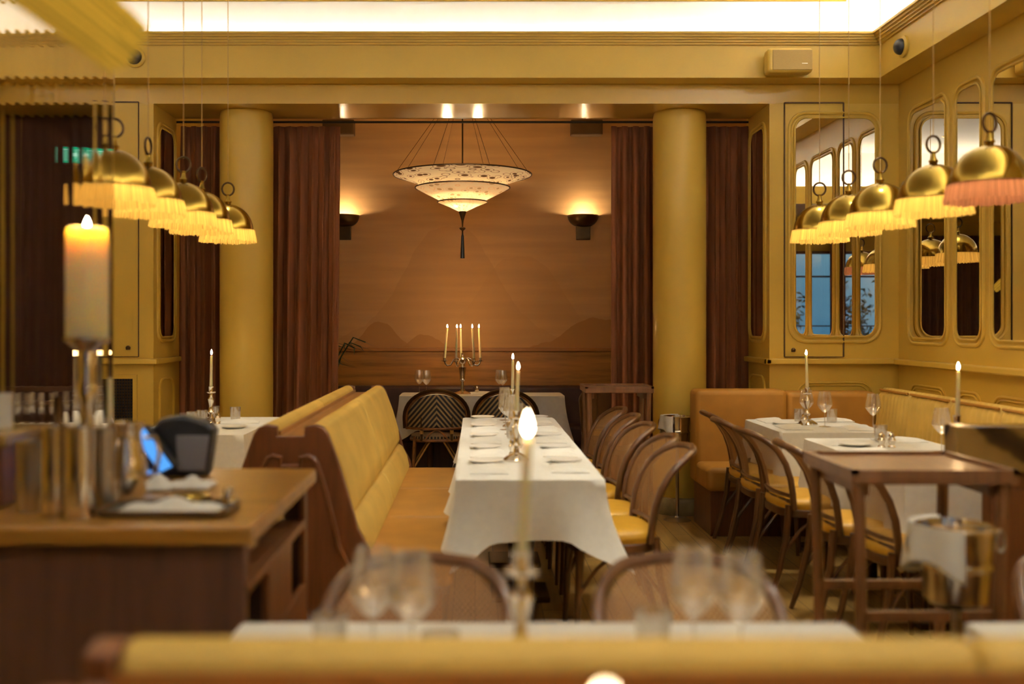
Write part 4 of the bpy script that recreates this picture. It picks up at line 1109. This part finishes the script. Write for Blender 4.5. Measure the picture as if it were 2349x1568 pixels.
# ================================================================== LIGHT FITTINGS
def make_pendant(fr):
    t = thing('pendant_lamp', 'x', 'pendant lamp', group='brass dome pendant lamps')
    RD = .154
    dm = MB().lathe([(RD * .99, .070)] + [(RD * math.cos(R(a)), .072 + .163 * math.sin(R(a))) for a in range(0, 86, 7)] + [(.018, .241), (.022, .250), (.013, .262), (.010, .285), (.015, .292), (.0, .297)], 48, cap=False).build('dome', BRASS, t)
    m = MB(); m.tube([(.036 * math.cos(2 * PI * k / 16), 0, .328 + .040 * math.sin(2 * PI * k / 16)) for k in range(16)], .006, 8, True); m.build('hook_ring', BRONZE, dm)
    MB().tube([(0, 0, .36), (0, 0, ZC - 1.915)], .0024, 6).build('cord', CORD, t)
    f = MB(); n = 240
    rn = random.Random(3); jit = [rn.uniform(-.006, .006) for _ in range(n)]
    def fn(u, v):
        k = int(round(u * n)) % n
        rr = .160 + (.0035 if k % 2 else -.0035) + .013 * v
        a = 2 * PI * u
        return (rr * math.cos(a), rr * math.sin(a), 0.076 - (.074 + jit[k]) * v)
    f.grid(fn, n, 4, True); f.build('fringe', fr, dm, smooth=False)
    MB().lathe([(0, .09), (.02, .095), (.028, .115), (.022, .14), (.012, .15), (.012, .19)], 16).build('bulb', BULB, t)
    return Kind(t)
PEN = make_pendant(FRINGE); PENP = make_pendant(FRINGEP)
RN = ['first and farthest of the banquette row, before the tall mirror', 'second of the banquette row, half hidden between its neighbours', 'third of the banquette row, in the middle before the room corner', 'fourth of the banquette row, before the corner side mirror', 'with rose fringe, closest in the banquette row']
for i, px in enumerate((1880, 1947, 2019, 2141, 2270)):
    d = (6.17, 5.68, 5.24, 4.63, 4.13)[i]
    k = PENP if i == 4 else PEN
    k.place((at(px, 0, d).x, d, 1.915), R(8 * i - 12), 'brass dome pendant lamp ' + RN[i])
    lamp('POINT', (at(px, 0, d).x, d, 1.975), 2.0, (1, .80, .46), .02, name='pendant_light')
LN = ['before the cream column, farthest of the booth side row', 'mostly hidden second behind its neighbour in the booth side row', 'third of the booth side row, before the pier mirror', 'fourth of the booth side row, before the cupboard door', 'cut off by the ribbed glass edge']
for i, px in enumerate((523, 463, 421, 340, 262)):
    d = (6.17, 5.58, 5.22, 4.68, 4.24)[i]
    PEN.place((at(px, 0, d).x, d, 1.915), R((8, 60, 15, 85, 20)[i]), 'brass dome pendant lamp ' + LN[i])
    lamp('POINT', (at(px, 0, d).x, d, 1.975), 2.0, (1, .80, .46), .02, name='pendant_light')
# gold fringed shade at the top corner, tilted
d = 1.6
A = (at(235, 150, d) + at(342, 62, d)) / 2
t = thing('hanging_lampshade', 'gold fringed tubular lampshade hanging tilted into the top picture corner', 'lampshade', A)
ax = (at(120, -30, d) - A); ax.normalize()
n = 160; rn = random.Random(9); jit = [rn.uniform(-.010, .008) for _ in range(n)]
q = ax.to_track_quat('Z', 'Y')
m = MB()
def fn(u, v):
    k = int(round(u * n)) % n; a = 2 * PI * u
    rr = .047 + .020 * v + (.0012 if k % 2 else -.0012)
    return (rr * math.cos(a), rr * math.sin(a), v * .30 + (jit[k] * (1 - v) ** 4))
m.grid(fn, n, 8, True); o = m.build('fringe_skirt', FRINGEG, t, smooth=False); o.rotation_mode = 'QUATERNION'; o.rotation_quaternion = q
m = MB(); m.lathe([(.070, .30), (.055, .34), (.02, .37), (.008, .38), (.008, .42)], 24); o = m.build('cap', BRASS, t); o.rotation_mode = 'QUATERNION'; o.rotation_quaternion = q
B_ = A + ax * .42
MB().tube([B_ - A, (B_.x - A.x - .02, B_.y - A.y, 2.4 - A.z), (B_.x - A.x - .02, B_.y - A.y, ZC - A.z)], .004, 6).build('cord', CORD, t)
# chandelier
CX, CY = at(1061, 0, 9.0).x, 9.0
t = thing('silk_chandelier', 'three-tiered painted silk chandelier with tassel in the alcove', 'chandelier', (CX, CY, 2.0))
us = MB().lathe([(.24, .60), (.33, .645), (.48, .705), (.622, .752)], 64, cap=False).build('upper_shade', SILK, t, ang=80)
ms = MB().lathe([(.15, .49), (.22, .53), (.34, .59), (.425, .636)], 64, cap=False).build('middle_shade', SILK2, t, ang=80)
ls = MB().lathe([(.02, .415), (.05, .43), (.12, .465), (.224, .508)], 48, cap=False).build('lower_shade', SILK2, t, ang=80)
for r_, z_, sh_ in ((.624, .753, us), (.427, .637, ms), (.225, .509, ls)):
    m = MB(); m.tube([(r_ * math.cos(2 * PI * k / 64), r_ * math.sin(2 * PI * k / 64), z_) for k in range(64)], .006, 6, True); m.build('rim', BRONZE, sh_)
MB().lathe([(.036, .43), (.034, .415), (.022, .38), (.010, .34), (.006, .30), (.006, .285), (.026, .278), (.030, .270), (.022, .26), (.008, .25), (.006, .235), (.010, .228), (.006, .222)], 24).build('finial', BRONZE, t)
MB().lathe([(.006, .225), (.012, .20), (.016, .10), (.019, 0.0), (0, 0)], 20).build('tassel', BLACK, t)
m = MB()
for k in range(8):
    a = 2 * PI * (k + .5) / 8
    m.tube([(.62 * math.cos(a), .62 * math.sin(a), .755), (.05 * math.cos(a), .05 * math.sin(a), 1.55)], .0022, 5)
    m.tube([(.40 * math.cos(a), .40 * math.sin(a), .63), (.03 * math.cos(a), .03 * math.sin(a), .43)], .003, 5)
m.tube([(0, 0, .42), (0, 0, 1.56)], .007, 6)
m.build('suspension_wires', BRONZE, t)
MB().lathe([(.09, 1.56), (.09, 1.60), (.07, 1.62)], 24).build('ceiling_rose', BRASS, t)
m = MB(); m.lathe([(.0, .70), (.03, .71), (.035, .74), (.02, .78), (0, .785)], 16, (-.14, 0, 0)); m.lathe([(.0, .70), (.03, .71), (.035, .74), (.02, .78), (0, .785)], 16, (.14, 0, 0)); m.build('bulbs', BULB, t)
for k in (-1, 1):
    lamp('POINT', (CX + .14 * k, CY, 2.725), 8.6, (1, .84, .56), .022, name='chandelier_light')
lamp('POINT', (CX, CY, 2.56), 1.3, (1, .84, .56), .04, name='chandelier_light')
for k in range(3):
    a = 2 * PI * k / 3; lamp('POINT', (CX + .10 * math.cos(a), CY + .10 * math.sin(a), 2.475), .12, (1, .84, .56), .02, name='chandelier_light')
# wall sconces
for px, lab in ((785, 'bronze bowl wall sconce half hidden by the wide curtain'), (1341, 'bronze bowl wall sconce near the serving stand curtain')):
    p = at(px, 490, 9.75)
    t = thing('wall_sconce', lab, 'wall lamp', (p.x, 9.9, p.z), group='bronze wall sconces')
    m = MB()
    def fn(u, v):
        a = PI + PI * u; f = math.cos(v * PI / 2) ** .75
        return (.15 * f * math.cos(a), .15 * f * math.sin(a) - .003, -.115 * math.sin(v * PI / 2))
    m.grid(fn, 28, 10); m.build('bowl', BRONZE, t, solid=.006, ang=80)
    MB().box(-.07, .07, -.035, -.002, -.245, -.10).build('bracket', BRONZE, t, bevel=.006)
    MB().lathe([(0, -.012), (.02, -.01), (.022, .01), (0, .014)], 12, (0, -.105, -.045)).build('bulb', BULB, t)
    lamp('POINT', (p.x, 9.795, p.z - .032), 8, (1, .80, .48), .028, name='sconce_light')
# ceiling speakers and cameras
p = at(1808, 142, 6.93)
t = thing('wall_speaker', 'cream box speaker on the beam above the tall mirror', 'speaker', (p.x, 7.015, p.z))
MB().box(-.155, .155, -.14, -.03, -.085, .085).build('cabinet', PAINT, t, bevel=.02)
MB().box(-.125, .15, -.146, -.139, -.07, .07).build('grille', SPEAKER, t, bevel=.004); MB().box(-.04, .04, -.03, 0, -.04, .04).build('bracket', PAINT, t)
MB().box(.075, .115, -.149, -.147, -.028, -.024).build('nameplate', SILVER, t)
for px, lab in ((776, 'small speaker high on the alcove wall, half behind the wide curtain'), (1346, 'small speaker high on the alcove wall above the sconce')):
    p = at(px, 292, 9.75)
    t = thing('wall_speaker', lab, 'speaker', (p.x, 9.895, p.z), group='alcove speakers')
    MB().box(-.155, .155, -.16, -.05, -.075, .075).build('cabinet', SPEAKERD, t, bevel=.01); MB().box(-.13, .13, -.166, -.16, -.06, .06).build('grille', SPEAKERD, t); MB().box(-.04, .04, -.05, 0, -.04, .04).build('bracket', BRONZE, t)
def dome(lab, loc, rz):
    t = thing('mounted_camera', lab, 'camera', loc, rz, group='dome security cameras')
    def ring(prof, nm, mat):
        m = MB(); m.lathe(prof, 28); m.v = [(x, -z, y) for x, y, z in m.v]; m.build(nm, mat, t)
    ring([(.072, 0), (.072, .012), (.062, .02), (.056, .021)], 'collar', PAINT)
    ring([(.054, .018)] + [(.054 * math.cos(R(a)), .02 + .048 * math.sin(R(a))) for a in range(0, 90, 10)] + [(0, .068)], 'lens_dome', BLACK)
p = at(310, 132, 7.02); dome('round security camera dome on the beam beside the hanging gold shade', (p.x, 7.019, p.z), 0)
dome('round security camera dome on the beam above the mirrored wall corner', (2.851, 6.62, at(0, 107, 6.62).z), R(-90))
# exit sign behind the ribbed glass
p = at(165, 340, 7.1)
t = thing('exit_sign', 'green illuminated exit sign glowing through the ribbed glass', 'exit sign', (p.x, 7.45, p.z))
MB().box(-.10, .10, -.03, .03, -.065, .065).build('housing', GREYP, t, bevel=.004); MB().box(-.094, .094, -.034, -.0305, -.058, .058).build('face', GREEN, t)
m = MB(); m.prism([(.005, .012), (.045, .012), (.045, .035), (.082, 0), (.045, -.035), (.045, -.012), (.005, -.012)], lambda a, b, s: (a, s, b), -.036, -.0345)
m.prism([(-.08, -.045), (-.08, .045), (-.03, .045), (-.03, -.045), (-.038, -.045), (-.038, .037), (-.072, .037), (-.072, -.045)], lambda a, b, s: (a, s, b), -.036, -.0345)
m.lathe([(0, -.036), (.008, -.0355), (.008, -.0345)], 10, (-.015, 0, 0)); m.build('arrow_and_doorway', SIGNW, t)
MB().tube([(0, 0, .065), (0, 0, 3.0 - p.z)], .006, 6).build('hanger', GREYP, t)

# ================================================================== RECESSED DOWNLIGHTS (in the tray ceiling)
DL = [(.22, 4.5, 74, 34), (.22, 5.5, 74, 34), (.22, 6.4, 60, 34), (2.18, 6.35, 75, 34), (2.18, 5.1, 75, 34), (-1.7, 6.4, 75, 34), (-2.7, 6.1, 45, 36), (-.66, 4.6, 45, 40), (-.66, 5.9, 45, 40), (.15, 1.85, 26, 30), (1.5, 2.0, 26, 44), (-1.05, 2.7, 26, 40), (1.3, 3.3, 30, 44), (-.2, 1.05, 32, 44), (1.4, 1.15, 32, 44), (1.25, 5.2, 70, 40), (1.05, 3.9, 70, 40)]
nm = ['central table near end', 'central table middle', 'central table far end', 'corner banquette table', 'shaker table', 'column table', 'glass screen table', 'booth near end', 'booth far end', 'near table', 'bottom corner table', 'sideboard', 'serving station', 'near booth', 'near booth aisle end', 'aisle between the chairs', 'open floor before the serving station']
for (x, y, e, sp), n_ in zip(DL, nm):
    m = MB(); m.lathe([(.045, -.004), (.055, -.006), (.058, 0), (.045, 0)], 24); o = m.build('recessed_downlight', BRASS); o.location = (x, y, ZC)
    tag(o, 'recessed ceiling downlight above the ' + n_, 'downlight', 'recessed downlights')
    lamp('SPOT', (x, y, ZC - .02), e, (1, .97, .80), .05, sp, (0, 0, 0), .7, name='downlight')

# ------------------------------------------------------------------ dusk outside
w = bpy.data.worlds.new('dusk'); SC.world = w; w.use_nodes = True
bg = w.node_tree.nodes['Background']; tc = N(w.node_tree, 'ShaderNodeTexCoord'); cl = noise(w.node_tree, tc.outputs['Generated'], 9, 4)
w.node_tree.links.new(ramp(w.node_tree, cl, [(.35, (.08, .30, .58)), (.6, (.22, .50, .74)), (.75, (.5, .68, .8))]), bg.inputs[0]); bg.inputs[1].default_value = .8

# ------------------------------------------------------------------ camera
cd = bpy.data.cameras.new('camera'); cam = bpy.data.objects.new('camera', cd); COL.objects.link(cam)
cam.location = (0, 0, EYE); cam.rotation_euler = (R(90), 0, 0)
cd.lens = 35; cd.sensor_width = 36; cd.shift_x = (1174.5 - VX) / 2349; cd.shift_y = -(784 - VY) / 2349
cd.dof.use_dof = True; cd.dof.focus_distance = 8.2; cd.dof.aperture_fstop = 1.4
cd.clip_start = .02
SC.camera = cam
SC.view_settings.view_transform = 'Standard'; SC.view_settings.look = 'None'; SC.view_settings.gamma = 1; SC.view_settings.exposure = .42
cy = SC.cycles
cy.max_bounces = 7; cy.diffuse_bounces = 3; cy.glossy_bounces = 4; cy.transmission_bounces = 5; cy.transparent_max_bounces = 16
cy.caustics_reflective = False; cy.caustics_refractive = False; cy.sample_clamp_indirect = 6; cy.blur_glossy = 1
cy.use_denoising = True; cy.use_adaptive_sampling = True; cy.adaptive_threshold = .25
